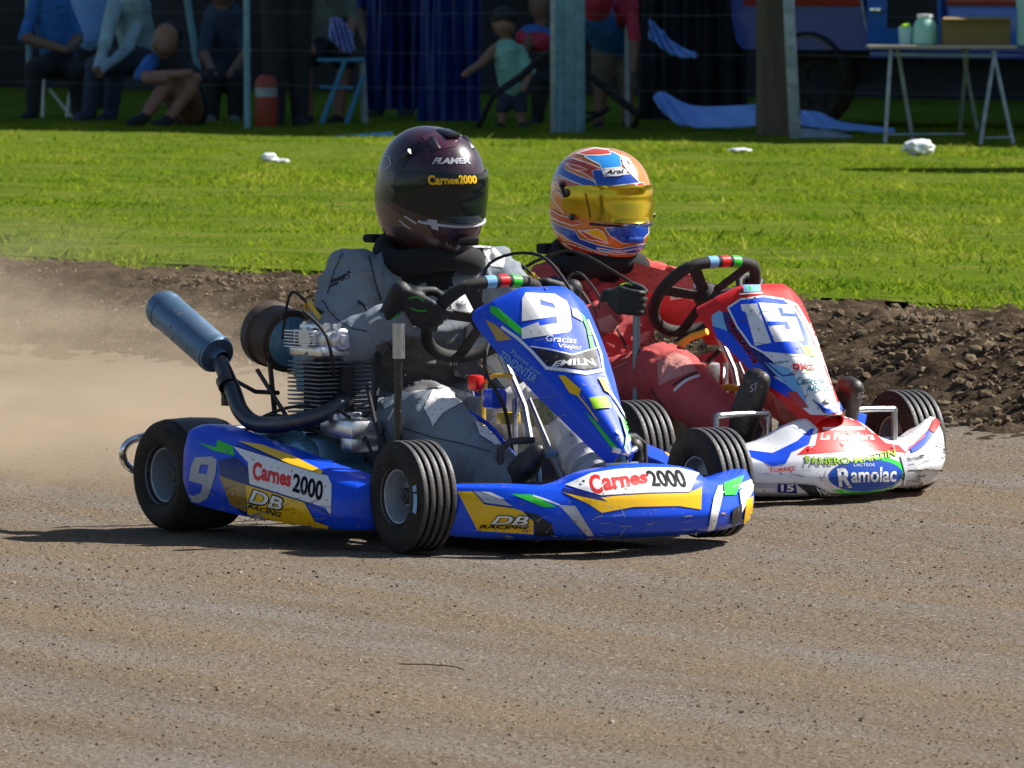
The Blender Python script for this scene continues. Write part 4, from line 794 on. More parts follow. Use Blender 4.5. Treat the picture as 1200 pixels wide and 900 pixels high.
sk.poly([(462, 282), (500, 290), (536, 288), (530, 306), (510, 325), (488, 335), (472, 330), (460, 305)], M['knit_black']); sk.poly([(440, 405), (470, 392), (520, 400), (565, 392), (572, 440), (520, 452), (470, 462), (440, 455)], mat('suit_shade', (.13, .125, .125), .85)); sk.poly([(524, 344), (548, 340), (566, 352), (560, 368), (530, 366)], M['suit_white_and_sunlit']); sk.poly([(546, 388), (575, 384), (590, 402), (578, 414), (552, 410)], M['suit_white_and_sunlit']); sk.poly([(530, 420), (548, 416), (560, 432), (550, 446), (532, 440)], M['suit_white_and_sunlit']); sk.poly([(497, 478), (505, 458), (528, 453), (552, 462), (560, 478), (540, 472), (518, 486), (508, 500)], M['suit_white_and_sunlit']); sk.line([(378, 352), (392, 372), (410, 384), (430, 388)], 1.2, M['suit_dark'], 4); sk.line([(402, 296), (392, 318), (384, 345)], 1.0, M['suit_dark'], 4); sk.line([(470, 500), (505, 512), (540, 520), (575, 530)], 1.0, M['suit_dark'], 4); sk.line([(432, 300), (440, 330), (446, 352)], 1.4, M['suit_dark'], 4); sk.poly([(556, 494), (572, 500), (590, 520), (580, 522), (562, 510)], M['suit_white_and_sunlit']); sk.poly([(446, 470), (470, 462), (492, 458), (470, 468), (452, 480)], M['suit_white_and_sunlit']); sk.line([(433, 379), (441, 374), (447, 372)], 3.4, M['suit_white_and_sunlit']); sk.poly([(620, 470), (650, 464), (662, 482), (640, 498), (618, 500)], mat('green_check', (.07, .12, .05), .8, var=(55, 1, (.3, .32, .2))))  # brown torso patch paints shade; white chest and leg patches paint sunlight
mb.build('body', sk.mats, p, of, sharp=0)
for C, T, W in (((.612, -.152, .578), (.64, .25, .62), (.515, -.235, .545)), ((.64, .148, .60), (.6, -.3, .6), (.575, .235, .55))):
    v, fs, ms = gripping_glove(C, T, W, flip=1 if C[1] < 0 else -1, size=1.2); mb = to_mb(v, fs, ms * 0); sk = Skin(mb, K1, M['glove_black'])
    if C[1] < 0:
        sk.line([(450, 384), (458, 377), (468, 368)], 4, M['glove_green']); sk.line([(479, 350), (489, 348), (497, 353)], 1.4, M['glove_green'], 3); sk.line([(482, 361), (490, 364), (500, 364)], 1.4, M['glove_green'], 3); sk.line([(455, 388), (468, 377)], 1, M['suit_white_and_sunlit'])
    mb.build('glove', sk.mats, p, of, sharp=0)
for s, q in ((-1, .0), (1, -.05)):
    v, fs, ms = shoe([((.985 + q, s * .2, .11), (1.075 + q, s * .175, .215), .038, .036, 0), ((.975 + q, s * .2, .12), (.95 + q, s * .2, .185), .042, .045, 0), ((.99 + q, s * .2, .10), (1.10 + q, s * .165, .245), .030, .027, 0)]); to_mb(v, fs, ms).build('shoe', [M['leather_black']], p, of, sharp=0)
mb = MB(); th = np.linspace(0, 2 * math.pi, 33)[:-1]
mb.tube([(.36 + .105 * math.cos(a), .115 * math.sin(a), .715 + .018 * math.cos(2 * a) - .02 * math.cos(a)) for a in th], .036, 12, closed=True); mb.box((.235, -.085, .755), (.05, .05, .022), bev=.008); mb.build('neck_brace', [M['knit_black']], p, of)
hc = (.372, 0, .880); G_, Vz, Rm, S_ = helmet_shape(hc, R(2), R(13), a=.158, b=.131, h=.165, VT=.50)
mb = MB(); mb.grid(G_, cu=True); zc = 0
sk = Skin(mb, K1, M['helmet_purple'])
sk.poly([(443, 235), (452, 238), (470, 252), (498, 262), (505, 270), (515, 292), (490, 296), (465, 280), (447, 262)], M['helmet_brown']); sk.line([(452, 248), (472, 262), (482, 268)], 2.5, M['orange_vinyl']) if False else None
sk.poly([(458, 200), (475, 175), (492, 165), (500, 172), (480, 186), (468, 206)], M['helmet_black']); sk.poly([(493, 160), (520, 152), (545, 156), (535, 172), (510, 176)], mat('helmet_plum', (.06, .012, .03), .25, coat=.9))
sk.line([(474, 253), (482, 258), (488, 262)], 1.8, M['grey_vinyl']); sk.line([(468, 258), (476, 265), (482, 268)], 1.4, M['grey_vinyl']); sk.line([(447, 185), (456, 184), (458, 194), (450, 199)], 1.2, M['grey_vinyl'], 3)
sk.text('FLAMER', [(506, 192.5), (552, 192), (549, 185), (509, 185)], M['grey_vinyl'], .05, .2)
sk.poly([(500, 257), (512, 258), (514, 270), (507, 268)], M['grey_vinyl'])
hm = mb.build('helmet', sk.mats, p, of, sharp=60); hm_off = of
mb = MB(); mb.grid(Vz, thick=.003); sk = Skin(mb, K1, M['visor_dark'])
sk.text('Carnes', [(502, 217), (538, 215.5), (537, 207), (501, 205)], M['yellow_vinyl'], .04); sk.text('2000', [(538, 216), (559, 215), (558, 205.5), (537, 205)], M['yellow_vinyl'], .05)
mb.build('visor', sk.mats, hm, of, sharp=50)
mb = MB(); L = Rm
def on(c, q): return V(*c) + Rm @ V(*q)
mb.tube([on(hc, (.150 * math.cos(a), .128 * math.sin(a), .062)) for a in np.linspace(-1.2, 1.2, 15)], .004, 8); mb.tube([on(hc, (.168 * math.cos(a), .134 * math.sin(a), -.052)) for a in np.linspace(-.9, .9, 15)], .004, 8, mat=1)
for yy in (-.05, .05): mb.box(on(hc, (.06, yy, .142)), (.05, .022, .014), rot=np.array(Matrix(Rm)) @ np.array(Matrix.Rotation(R(28), 3, 'Y')), bev=.005)
mb.box(on(hc, (.04, 0, .164)), (.06, .04, .014), rot=Rm, bev=.006); mb.tube([on(hc, (.01, -.11, .09)), on(hc, (.03, -.105, .115))], .009, 8)
for s in (-1, 1): mb.lathe([(.001, .009), (.018, .008), (.022, .0)], on(hc, (.015, s * .131, .0)), Rm @ V(0, s, 0), 20)
mb.box(on(hc, (.190, 0, -.085)), (.012, .06, .022), rot=Rm, bev=.005)
mb.build('helmet_vents', [M['helmet_black'], M['grey_vinyl']], hm, of)

# ---- driver of kart 15
o2 = K2.w(V(.12, 0, .08)); of = (.12, 0, .08)
p = empty('person', tuple(o2), K2.rz); tag(p, 'driver in a red race suit and orange blue helmet with gold visor', 'person', 'kart drivers')
limbs = [((.12, -.155, .535), (.13, .155, .545), .080, .080, 0), ((.10, -.05, .19), (.12, 0, .45), .14, .14, 0), ((.10, .05, .19), (.12, .02, .45), .14, .14, 0), ((.13, 0, .54), (.14, 0, .66), .075, .072, 2),
         ((.13, -.18, .535), (.36, -.30, .42), .078, .062, 0), ((.36, -.30, .42), (.60, -.27, .50), .060, .044, 0),
         ((.15, .18, .545), (.38, .29, .43), .078, .062, 0), ((.38, .29, .43), (.60, .20, .53), .060, .044, 0),
         ((.12, -.11, .19), (.735, -.185, .335), .110, .085, 0), ((.735, -.185, .335), (1.0, -.165, .20), .085, .066, 0),
         ((.12, .11, .19), (.72, .16, .335), .110, .083, 0), ((.72, .16, .335), (1.0, .15, .18), .080, .060, 0)]
balls = [((.12, 0, .44), (.13, .185, .16), 0), ((.11, 0, .22), (.16, .18, .13), 0)]
v, fs, ms = skin_union(limbs, balls, .0085, 4, .010, 13, 1.0)
mb = to_mb(v, fs, ms); sk = Skin(mb, K2, M['suit_red']); sk.mats = [M['suit_red'], M['suit_pink_sunlit'], M['knit_black']]
sk.poly([(636, 330), (650, 322), (668, 326), (668, 342), (645, 340)], M['suit_navy']); sk.poly([(770, 425), (790, 412), (808, 420), (816, 434), (800, 440), (784, 446), (772, 452)], M['suit_pink_sunlit']); sk.line([(790, 458), (804, 446), (820, 440)], 3, M['suit_white_and_sunlit'], 3); sk.line([(788, 452), (802, 443), (818, 436)], 2.4, M['suit_dark'], 3)  # pink patches paint sunlight and dust on the red cloth
sk.poly([(777, 300), (790, 298), (808, 306), (800, 314), (785, 318)], M['suit_pink_sunlit']); sk.poly([(782, 335), (796, 318), (806, 330), (800, 350), (786, 352)], M['suit_white_and_sunlit']); sk.line([(800, 318), (808, 330), (806, 345)], 3, M['suit_red'], 3)
sk.poly([(898, 445), (910, 448), (935, 470), (948, 490), (930, 500), (915, 490)], M['suit_pink_sunlit']); sk.line([(700, 440), (720, 432), (735, 425)], 1.5, M['suit_pink_sunlit']); sk.line([(762, 455), (780, 480), (800, 500), (825, 505)], 1.2, M['suit_dark'], 4); sk.poly([(700, 375), (716, 368), (726, 380), (716, 392), (704, 388)], M['suit_pink_sunlit']); sk.line([(672, 322), (690, 345), (700, 372)], 1.2, M['suit_dark'], 4); sk.poly([(745, 392), (762, 388), (770, 396), (758, 404), (748, 402)], M['suit_pink_sunlit']); sk.poly([(664, 350), (676, 348), (682, 358), (670, 362)], M['suit_white_and_sunlit'])
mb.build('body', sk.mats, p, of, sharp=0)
for C, T, W, fl in (((.685, -.252, .532), (.1, .05, 1), (.585, -.275, .50), 1), ((.655, .155, .540), (.3, -.2, .8), (.56, .22, .48), -1)):
    v, fs, ms = gripping_glove(C, T, W, flip=fl, rad=.016); mb = to_mb(v, fs, ms * 0); sk = Skin(mb, K2, M['glove_black'])
    if fl > 0: sk.line([(727, 334), (734, 332), (741, 334)], 1.2, M['lime_vinyl'], 3); sk.line([(712, 370), (716, 380), (720, 390)], 3, M['orange_vinyl'])
    mb.build('glove', sk.mats, p, of, sharp=0)
for s, q, zz in ((-1, .06, .03), (1, .08, .0)):
    v, fs, ms = shoe([((.97 + q, s * .16, .13 + zz), (1.05 + q, s * .15, .30 + zz), .040, .036, 0), ((.95 + q, s * .165, .13 + zz), (.93 + q, s * .165, .18 + zz), .042, .046, 0), ((.985 + q, s * .16, .12 + zz), (1.075 + q, s * .15, .30 + zz), .036, .030, 0)]); mb = to_mb(v, fs, ms); sk = Skin(mb, K2, M['leather_black'])
    if s < 0: sk.text('S7', [(879, 460), (890, 456), (888, 448), (878, 452)], M['grey_vinyl'], .0, .3)
    else: sk.text('S7', [(1004, 467), (1016, 464), (1014, 459), (1004, 461)], M['grey_vinyl'], .0, .3)
    mb.build('shoe', sk.mats, p, of, sharp=0)
mb = MB(); mb.tube([(.14 + .10 * math.cos(a), .118 * math.sin(a), .625 + .02 * math.cos(2 * a) - .022 * math.cos(a)) for a in th], .036, 12, closed=True); mb.box((.04, -.10, .655), (.05, .06, .03), bev=.008); mb.build('neck_brace', [M['knit_black']], p, of)
hc = (.155, 0, .790); G_, Vz, Rm, S_ = helmet_shape(hc, R(-1), R(6), a=.160, b=.134, h=.152)
OR = mat('helmet_orange', (.72, .20, .012), .25, coat=.9, dust=.06); RO = mat('helmet_red', (.55, .05, .012), .25, coat=.9); BL = mat('helmet_blue', (.012, .07, .42), .2, coat=.9); SK = mat('helmet_sky', (.03, .28, .7), .2, coat=.9)
mb = MB(); mb.grid(G_, cu=True); sk = Skin(mb, K2, OR)
A = [([(642, 212), (646, 200), (659, 190), (663, 199), (678, 206), (695, 212), (700, 218), (687, 224), (683, 217), (668, 211), (655, 205), (648, 212)], BL), ([(685, 184), (703, 180), (718, 178), (727, 183), (728, 196), (705, 198), (703, 193), (693, 188)], SK),
     ([(690, 199), (706, 199), (708, 207), (730, 205), (742, 203), (749, 214), (735, 216), (700, 220), (697, 211)], BL), ([(660, 188), (672, 186), (690, 192), (703, 197), (694, 201), (697, 211), (684, 203), (668, 197)], RO),
     ([(676, 180), (697, 174), (713, 176), (716, 181), (703, 182.5), (687, 182.5)], RO), ([(728, 182), (737, 187), (745, 201), (748, 213), (737, 202), (730, 193)], M['white_vinyl']), ([(731, 186), (737, 190), (744, 203), (740, 202)], RO),
     ([(652, 208), (663, 210), (685, 218), (687, 225), (675, 228), (663, 223), (655, 217)], RO), ([(645, 258), (660, 265), (675, 270), (680, 279), (700, 286), (725, 291), (760, 284), (763, 289), (745, 296), (720, 297), (695, 292), (668, 281), (652, 270)], BL),
     ([(709, 267), (759, 261), (759, 273), (748, 284), (730, 285), (715, 276)], BL), ([(668, 285), (690, 292), (712, 298), (705, 302), (680, 297), (660, 284)], RO), ([(678, 269), (700, 274), (712, 284), (690, 280)], RO)]
A += [([(646, 245), (658, 252), (672, 256), (684, 262), (672, 264), (656, 259), (647, 254)], RO), ([(650, 222), (658, 226), (664, 238), (662, 250), (654, 240), (647, 230)], OR), ([(684, 270), (700, 268), (708, 272), (714, 284), (700, 278)], M['yellow_vinyl']), ([(665, 192), (680, 196), (690, 200), (680, 201), (670, 198)], M['orange_vinyl']), ([(742, 216), (752, 214), (756, 222), (750, 220)], RO), ([(700, 289), (725, 293), (745, 290), (730, 294.5), (705, 293)], SK)]
for P, c_ in A: sk.poly(P, c_); sk.line(P + P[:1], 1.0, M['white_vinyl'])
sk.poly(el(720, 202.5, 14, 5, -.5), M['white_vinyl']); sk.text('Arai', [(709, 206), (731, 204), (730, 199), (710, 200.5)], M['black_vinyl'], .03, .25)
hm = mb.build('helmet', sk.mats, p, of, sharp=60)
mb = MB(); mb.grid(Vz, thick=.003); sk = Skin(mb, K2, M['visor_gold']); sk.line([(686, 226), (690, 245), (693, 262)], 2.4, mat('bronze', (.2, .09, .02), .2, metal=.8)); mb.build('visor', sk.mats, hm, of, sharp=50)
mb = MB()
for s in (-1, 1):
    for q, r_ in (((.03, .0, .03), .011), ((.0, .0, .05), .008), ((.06, 0, -.035), .008)): mb.lathe([(.001, .010), (r_, .009), (r_ * 1.2, .0)], on(hc, (q[0], s * .133, q[2])), Rm @ V(0, s, 0), 16)
    mb.tube([on(hc, (.0, s * .141, .05)), on(hc, (.03, s * .143, .02))], .005, 8)
mb.tube([on(hc, (.172 * math.cos(a), .136 * math.sin(a), -.048)) for a in np.linspace(-.9, .9, 15)], .0035, 8)
mb.box(on(hc, (.188, 0, -.085)), (.01, .05, .018), rot=Rm, bev=.004, mat=1); mb.build('helmet_vents', [M['helmet_black'], BL], hm, of)
# ------------------------------------------------------------------ behind the fence
def at(u, v, d): r_ = sight(u, v); return CAM + r_ * (d / (r_ @ cf))
def foot(u, v): r_ = sight(u, v); t = -CAM_H / r_[2]; P = CAM + r_ * t; P[2] = float(ground_z(P[0], P[1])); return P
def dist(P): return float((np.asarray(P) - CAM) @ cf)
FE = unit(V(7.5, -5, 0)); FN = V(FE[1] * -1, FE[0], 0)
mk('tarp_blue', (.008, .035, .20), rough=.5, bump=(9, .5, .03)); mk('pale_and_sunlit_blue', (.20, .38, .80), rough=.5, bump=(14, .6, .03)); mk('tent_dark', (.014, .018, .028), rough=.8, var=(1.3, 1, (.006, .007, .010)), bump=(3, .6, .05, 3)); mk('awning_cloth', (.30, .42, .55), rough=.8, trans=.38)  # pale tarp blue has sunlight painted into its colour
mk('pole_blue', (.16, .34, .42), rough=.5, var=(12, 1, (.11, .24, .3))); mk('galvanised', (.34, .40, .42), rough=.5, metal=.4, var=(14, 1, (.2, .25, .27))); mk('post_wood', (.13, .10, .065), rough=.9, bump=(20, .5, .02), var=(8, 1, (.08, .062, .042)), stretch=(1, 1, .15)); mk('wire', (.10, .11, .11), rough=.6, metal=.5)
mk('bus_blue', (.006, .035, .26), coat=.5, rough=.35); mk('bus_light', (.015, .13, .5), coat=.5, rough=.35); mk('bus_red', (.30, .012, .01), coat=.4, rough=.4); mk('cardboard', (.20, .14, .055), rough=.85); mk('mint', (.30, .62, .50), rough=.4); mk('plastic_white', (.75, .77, .78), rough=.45); mk('table_top', (.38, .33, .26), rough=.6); mk('drum_clear', (.30, .55, .60), rough=.25)
mk('shirt_blue', (.03, .16, .50), rough=.85, bump=(16, .6, .02, 2), var=(7, 1, (0.018, 0.096, 0.300))); mk('shirt_white', (.34, .50, .58), rough=.85, bump=(16, .6, .02, 2), var=(7, 1, (0.204, 0.300, 0.348))); mk('shirt_mint', (.25, .55, .45), rough=.85, bump=(16, .6, .02, 2), var=(7, 1, (0.150, 0.330, 0.270))); mk('shirt_red', (.50, .03, .07), rough=.85, bump=(16, .6, .02, 2), var=(7, 1, (0.300, 0.018, 0.042))); mk('shirt_grey', (.14, .17, .14), rough=.85, bump=(16, .6, .02, 2), var=(7, 1, (0.084, 0.102, 0.084))); mk('cloth_dark', (.018, .02, .025), rough=.9, bump=(16, .6, .02, 2), var=(7, 1, (0.011, 0.012, 0.015))); mk('shorts_beige', (.16, .13, .10), rough=.9, bump=(16, .6, .02, 2), var=(7, 1, (0.096, 0.078, 0.060))); mk('denim', (.03, .05, .09), rough=.9, bump=(16, .6, .02, 2), var=(7, 1, (0.018, 0.030, 0.054))); mk('lilac', (.35, .38, .75), rough=.85)
mk('chair_blue', (.05, .28, .48), rough=.45); mk('red_can', (.26, .03, .015), rough=.5)
# awning
a0 = at(290, 150, 66.6); a0[2] = 0
aw = empty('shade_awning', tuple(a0)); tag(aw, 'long dark shade awning on pale blue poles over the spectators', 'awning')
mb = MB(); G_ = [[a0 + FE * s + FN * q + V(0, 0, 2.62 + .16 * math.sin(q * .5) + .03 * math.sin(s * 2)) for q in np.linspace(-.02, 14, 12)] for s in np.linspace(-11, 20, 24)]; mb.grid(G_, thick=.02); mb.build('roof', [M['awning_cloth']], aw, a0)
for u, v, ut in ((35, 137, 33), (240, 135, 219), (290, 152, 289)):
    b = foot(u, v); d_ = dist(b); t_ = at(ut, -4, d_); ax = (t_ - b) / (t_[2] - b[2]); r_ = .030 if u == 240 else .026
    mb = MB(); mb.tube([b - ax * .05, b + ax * .72, b + ax * 2.6], r_, 12); mb.lathe([(r_, -.02), (r_ + .006, -.018), (r_ + .006, .018), (r_, .02)], b + ax * (.62 if u != 240 else .55), ax, 12); mb.build('pole', [M['pole_blue']], aw, a0)
for s in (4.5, 9, 13.5):
    mb = MB(); b = a0 + FE * s + FN * 6; mb.tube([b, b + V(0, 0, 2.6)], .03, 10); mb.build('pole', [M['pole_blue']], aw, a0)
# wire fence
f0 = foot(667, 156); fen = empty('wire_fence', tuple(f0)); tag(fen, 'wire fence with mismatched pale, brown and galvanised posts along the grass', 'fence')
mb = MB(); b = foot(667, 156); mb.box(b + V(0, 0, .75), (.245, .2, 1.6), bev=.015); mb.box(b + V(-.07, -.103, .75), (.035, .01, 1.56)); mb.box(b + V(.07, -.103, .75), (.035, .01, 1.56)); mb.build('post', [M['pole_blue']], fen, f0)
for u, v, ut, w_, m in ((648, 157, 649, .042, 'galvanised'), (735, 150, 735, .04, 'galvanised')):
    b = foot(u, v); mb = MB(); mb.box(b + V(0, 0, .6), (w_, w_, 1.3), bev=.006); mb.build('post', [M[m]], fen, f0)
b = foot(906, 160); mb = MB(); mb.tube([b - V(0, 0, .1), b + V(.0, 0, .6), b + V(-.01, 0, 1.7)], [.135, .13, .125], 18); mb.build('post', [M['post_wood']], fen, f0)
b = foot(932, 165); t_ = at(924, -5, dist(b)); ax = (t_ - b) / (t_[2] - b[2]); mb = MB(); mb.box(b + ax * .62 , (.085, .06, 1.35), rot=np.stack([V(1, 0, 0), V(0, 1, 0), ax], 1), bev=.008)
for z in (.14, .42, .70, .98): mb.box(b + ax * z + V(0, -.035, 0), (.05, .012, .02), bev=.003)
mb.build('post', [M['galvanised']], fen, f0)
wl = foot(927, 163)
for z in (.36, .63, .93): mb = MB(); mb.tube([wl + FE * s + V(0, -.03, z - .012 * math.sin(s * 1.3) ** 2) for s in np.linspace(-9, 5, 40)], .0017, 5); mb.build('wire', [M['wire']], fen, f0)
# back of the shelter
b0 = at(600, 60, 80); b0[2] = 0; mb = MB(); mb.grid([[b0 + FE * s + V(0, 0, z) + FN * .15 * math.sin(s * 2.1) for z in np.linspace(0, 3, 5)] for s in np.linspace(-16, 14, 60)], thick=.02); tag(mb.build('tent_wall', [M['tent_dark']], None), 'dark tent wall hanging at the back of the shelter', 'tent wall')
# hanging tarps
def drape(name, label, u0, u1, v0, v1, d, m, wav=.05, fr=9, mats=None):
    n = 40; G_ = []
    for i, u in enumerate(np.linspace(u0, u1, n)):
        row = []
        for v in np.linspace(v0, v1, 14):
            q = (v - v0) / (v1 - v0); P = at(u + 6 * math.sin(i * .9 + q * 2) * q, v, d + wav * math.sin(i * fr / 10 + q * 1.5) + wav * .6 * math.sin(i * 1.7)); row.append(P)
        G_.append(row)
    mb = MB(); mb.grid(G_, thick=.01); return tag(mb.build(name, [M[m]], None), label, 'tarp')
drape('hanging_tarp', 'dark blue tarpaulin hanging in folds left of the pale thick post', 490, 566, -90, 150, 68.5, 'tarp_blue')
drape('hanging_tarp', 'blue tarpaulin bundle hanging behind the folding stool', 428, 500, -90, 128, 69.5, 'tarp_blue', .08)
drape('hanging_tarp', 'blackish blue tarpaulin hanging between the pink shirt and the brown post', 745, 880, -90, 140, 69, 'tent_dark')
def crumple(name, label, pts, d, m, dep=.35, cat='tarp', seed=1):
    """a lying sheet: upper and lower outline in the photo, laid back in depth with folds"""
    lo = catmull([p[0] for p in pts], 8); hi = catmull([p[1] for p in pts], 8); G_ = []
    for i in range(len(lo)):
        row = []
        for q in np.linspace(0, 1, 9):
            uv = lo[i] * (1 - q) + hi[i] * q; row.append(at(uv[0], uv[1], d + dep * q + .05 * math.sin(i * 1.1 + q * 5 + seed)))
        G_.append(row)
    mb = MB(); mb.grid(G_, thick=.012); return tag(mb.build(name, [M[m]], None), label, cat)
crumple('fallen_tarp', 'blue tarpaulin painted sunlit pale, sagging to the ground left of the brown post', [((768, 118), (766, 112)), ((790, 142), (778, 108)), ((825, 149), (815, 124)), ((885, 147), (890, 122))], 64.9, 'pale_and_sunlit_blue', seed=2)
crumple('fallen_tarp', 'blue strip of tarpaulin painted sunlit pale, lying right of the brown post', [((938, 146), (938, 129)), ((965, 150), (962, 132)), ((1000, 152), (988, 143)), ((1048, 155), (1048, 150))], 64.6, 'pale_and_sunlit_blue', seed=3)
crumple('hanging_cloth', 'crumpled blue cloth painted sunlit pale, draped beside the pink shirted spectator', [((762, 45), (760, 22)), ((778, 58), (770, 30)), ((795, 66), (790, 50)), ((816, 67), (815, 62))], 66.5, 'pale_and_sunlit_blue', .2, 'cloth', 5)
crumple('ground_cloth', 'bright blue cloth crumpled on the grass below the folding stool', [((380, 165), (384, 160)), ((410, 166), (408, 158)), ((440, 164), (436, 156)), ((458, 162), (460, 154))], 63.4, 'chair_blue', .3, 'cloth', 7)
crumple('ground_cover', 'grey cover sheet lying at the foot of the galvanised post', [((935, 166), (938, 150)), ((962, 168), (960, 152)), ((985, 166), (980, 154)), ((1003, 164), (1000, 160))], 62.6, 'galvanised', .4, 'cover', 8)
# spectators
def spectator(base, label, d, joints, mats, grp='spectators in the shade'):
    b = foot(*base); r = empty('person', tuple(b)); tag(r, label, 'person', grp); s_ = d / F_PX; L_ = []; Bl = []
    for j in joints:
        if len(j) == 3: Bl.append((at(j[0][0], j[0][1], d + (j[0][2] if len(j[0]) > 2 else 0)), [q * s_ for q in j[1]], j[2]))
        else: L_.append((at(j[0][0], j[0][1], d + (j[0][2] if len(j[0]) > 2 else 0)), at(j[1][0], j[1][1], d + (j[1][2] if len(j[1]) > 2 else 0)), j[2] * s_, j[3] * s_, j[4]))
    v, fs, ms = skin_union(L_, Bl, .013, 3, .008, 7, .9); to_mb(v, fs, ms).build('body', [M[q] for q in mats], r, b, sharp=0); return r, b
def head_of(r, b, u, v, d, rad, hair, down=0, look=-1):
    """hair cap, as a child of the person"""
    s_ = d / F_PX; c = at(u, v, d); mb = MB(); mb.ball(c + V(-.2 * look * rad * s_, .01, rad * s_ * .28), (rad * s_ * 1.04, rad * s_ * 1.06, rad * s_ * 1.0), 18); mb.build('hair', [M[hair]], r, b)
spectator((75, 142), 'spectator in a bright blue shirt sitting at the far left behind the first pole', 70, [((58, 8, 0), (70, 70, 0), 23, 21, 0), ((42, 4, -.1), (28, 44, -.2), 9, 7, 0), ((28, 44, -.2), (76, 58, -.35), 7, 5, 1), ((74, 4, .1), (92, 45, 0), 9, 7, 0), ((92, 45), (78, 60, -.35), 7, 5, 1), ((66, 74, -.1), (40, 82, -.5), 16, 13, 2), ((40, 82, -.5), (38, 132, -.5), 11, 8, 2), ((76, 74, .1), (88, 84, -.35), 16, 13, 2), ((88, 84, -.35), (92, 132, -.35), 11, 8, 2), ((38, 136, -.5), (28, 139, -.7), 7, 6, 2), ((92, 136, -.35), (102, 139, -.5), 7, 6, 2), ((58, -8), (58, -20), 9, 9, 1)], ('shirt_blue', 'skin_dark', 'cloth_dark'))
spectator((120, 142), 'spectator in a pale long sleeved shirt leaning forward with elbows on his knees', 69, [((150, 4, 0), (164, 62, .2), 24, 22, 0), ((134, 8, -.15), (122, 56, -.35), 10, 8, 0), ((122, 56, -.35), (114, 80, -.5), 7, 5, 0), ((168, 8, .1), (150, 56, -.2), 10, 8, 0), ((150, 56, -.2), (120, 82, -.5), 7, 5, 0), ((114, 82, -.5), (118, 88, -.5), 6, 5, 1), ((164, 68, .1), (112, 78, -.35), 17, 13, 2), ((112, 78, -.35), (104, 132, -.3), 12, 9, 2), ((168, 68, .3), (136, 80, -.1), 17, 13, 2), ((136, 80, -.1), (130, 132, -.1), 12, 9, 2), ((104, 136, -.3), (92, 140, -.5), 8, 6, 2), ((130, 136, -.1), (120, 140, -.3), 8, 6, 2), ((146, -6), (142, -22), 9, 9, 1)], ('shirt_white', 'skin_dark', 'denim'))
r, b = spectator((205, 148), 'man with cropped hair and blue collar sitting on the ground hugging his knees', 67.4, [((200, 72, .1), (222, 128, .2), 25, 24, 2), ((178, 72, 0), (164, 90, -.3), 10, 8, 0), ((212, 74, 0), (236, 92, -.25), 10, 8, 2), ((164, 90, -.3), (222, 86, -.5), 7, 5, 1), ((236, 92, -.25), (170, 94, -.5), 7, 5, 1), ((222, 132, .1), (196, 98, -.35), 14, 11, 1), ((196, 98, -.35), (170, 136, -.45), 10, 6, 1), ((226, 134, .2), (222, 104, -.3), 14, 11, 1), ((222, 104, -.3), (198, 140, -.4), 10, 6, 1), ((170, 138, -.45), (152, 144, -.55), 7, 5, 2), ((198, 142, -.4), (180, 147, -.55), 7, 5, 2), ((196, 66, 0), (193, 58, -.05), 9, 9, 1), ((194, 46, -.08), (15, 16, 19), 1), ((189, 54, -.14), (10, 11, 11), 1), ((181, 51, -.2), (3.5, 4, 5), 1), ((206, 48, -.05), (3, 4, 6), 1)], ('shirt_blue', 'skin', 'cloth_dark'))
head_of(r, b, 197, 43, 67.5, 14.6, 'hair', look=-1)
spectator((338, 150), 'standing spectator in black trousers seen from behind beside the red canister', 67, [((325, -60), (322, 70, 0), 21, 15, 0), ((322, 70), (324, 140), 14, 10, 0), ((346, -60), (350, 70, .1), 21, 15, 0), ((350, 70, .1), (352, 142, .1), 14, 10, 0), ((335, -150), (335, -60), 34, 28, 1), ((335, -60), (336, -40), 27, 24, 0), ((324, 143, -.05), (318, 147, -.15), 9, 8, 0), ((352, 144, .05), (356, 148, -.1), 9, 8, 0), ((304, -140), (298, -60), 11, 9, 1), ((366, -140), (372, -60), 11, 9, 1), ((335, -178), (335, -200), 13, 18, 2)], ('cloth_dark', 'shirt_grey', 'skin_dark'))
spectator((368, 148), 'spectator in a grey green shirt and dark shorts perched on the blue folding stool', 68.2, [((378, -25), (384, 44, 0), 24, 22, 0), ((384, 52), (356, 72, -.4), 15, 12, 2), ((396, 54, .1), (404, 74, -.3), 15, 12, 2), ((356, 74, -.4), (362, 138, -.35), 10, 6, 1), ((404, 76, -.3), (396, 138, -.3), 10, 6, 1), ((362, 140, -.35), (352, 145, -.5), 7, 5, 2), ((396, 140, -.3), (388, 145, -.45), 7, 5, 2), ((358, -20, -.1), (350, 30, -.2), 9, 7, 0), ((350, 30, -.2), (366, 60, -.45), 7, 5, 1), ((404, -20, .1), (414, 25, -.1), 9, 7, 0), ((414, 25, -.1), (402, 58, -.4), 7, 5, 1), ((380, -45), (380, -62), 10, 10, 1)], ('shirt_grey', 'skin', 'cloth_dark'))
crumple('jacket', 'lilac jacket hanging over the knee of the seated spectator', [((388, 46), (386, 22)), ((398, 56), (394, 20)), ((408, 62), (402, 26)), ((416, 58), (412, 38))], 67.6, 'lilac', .12, 'jacket', 4)
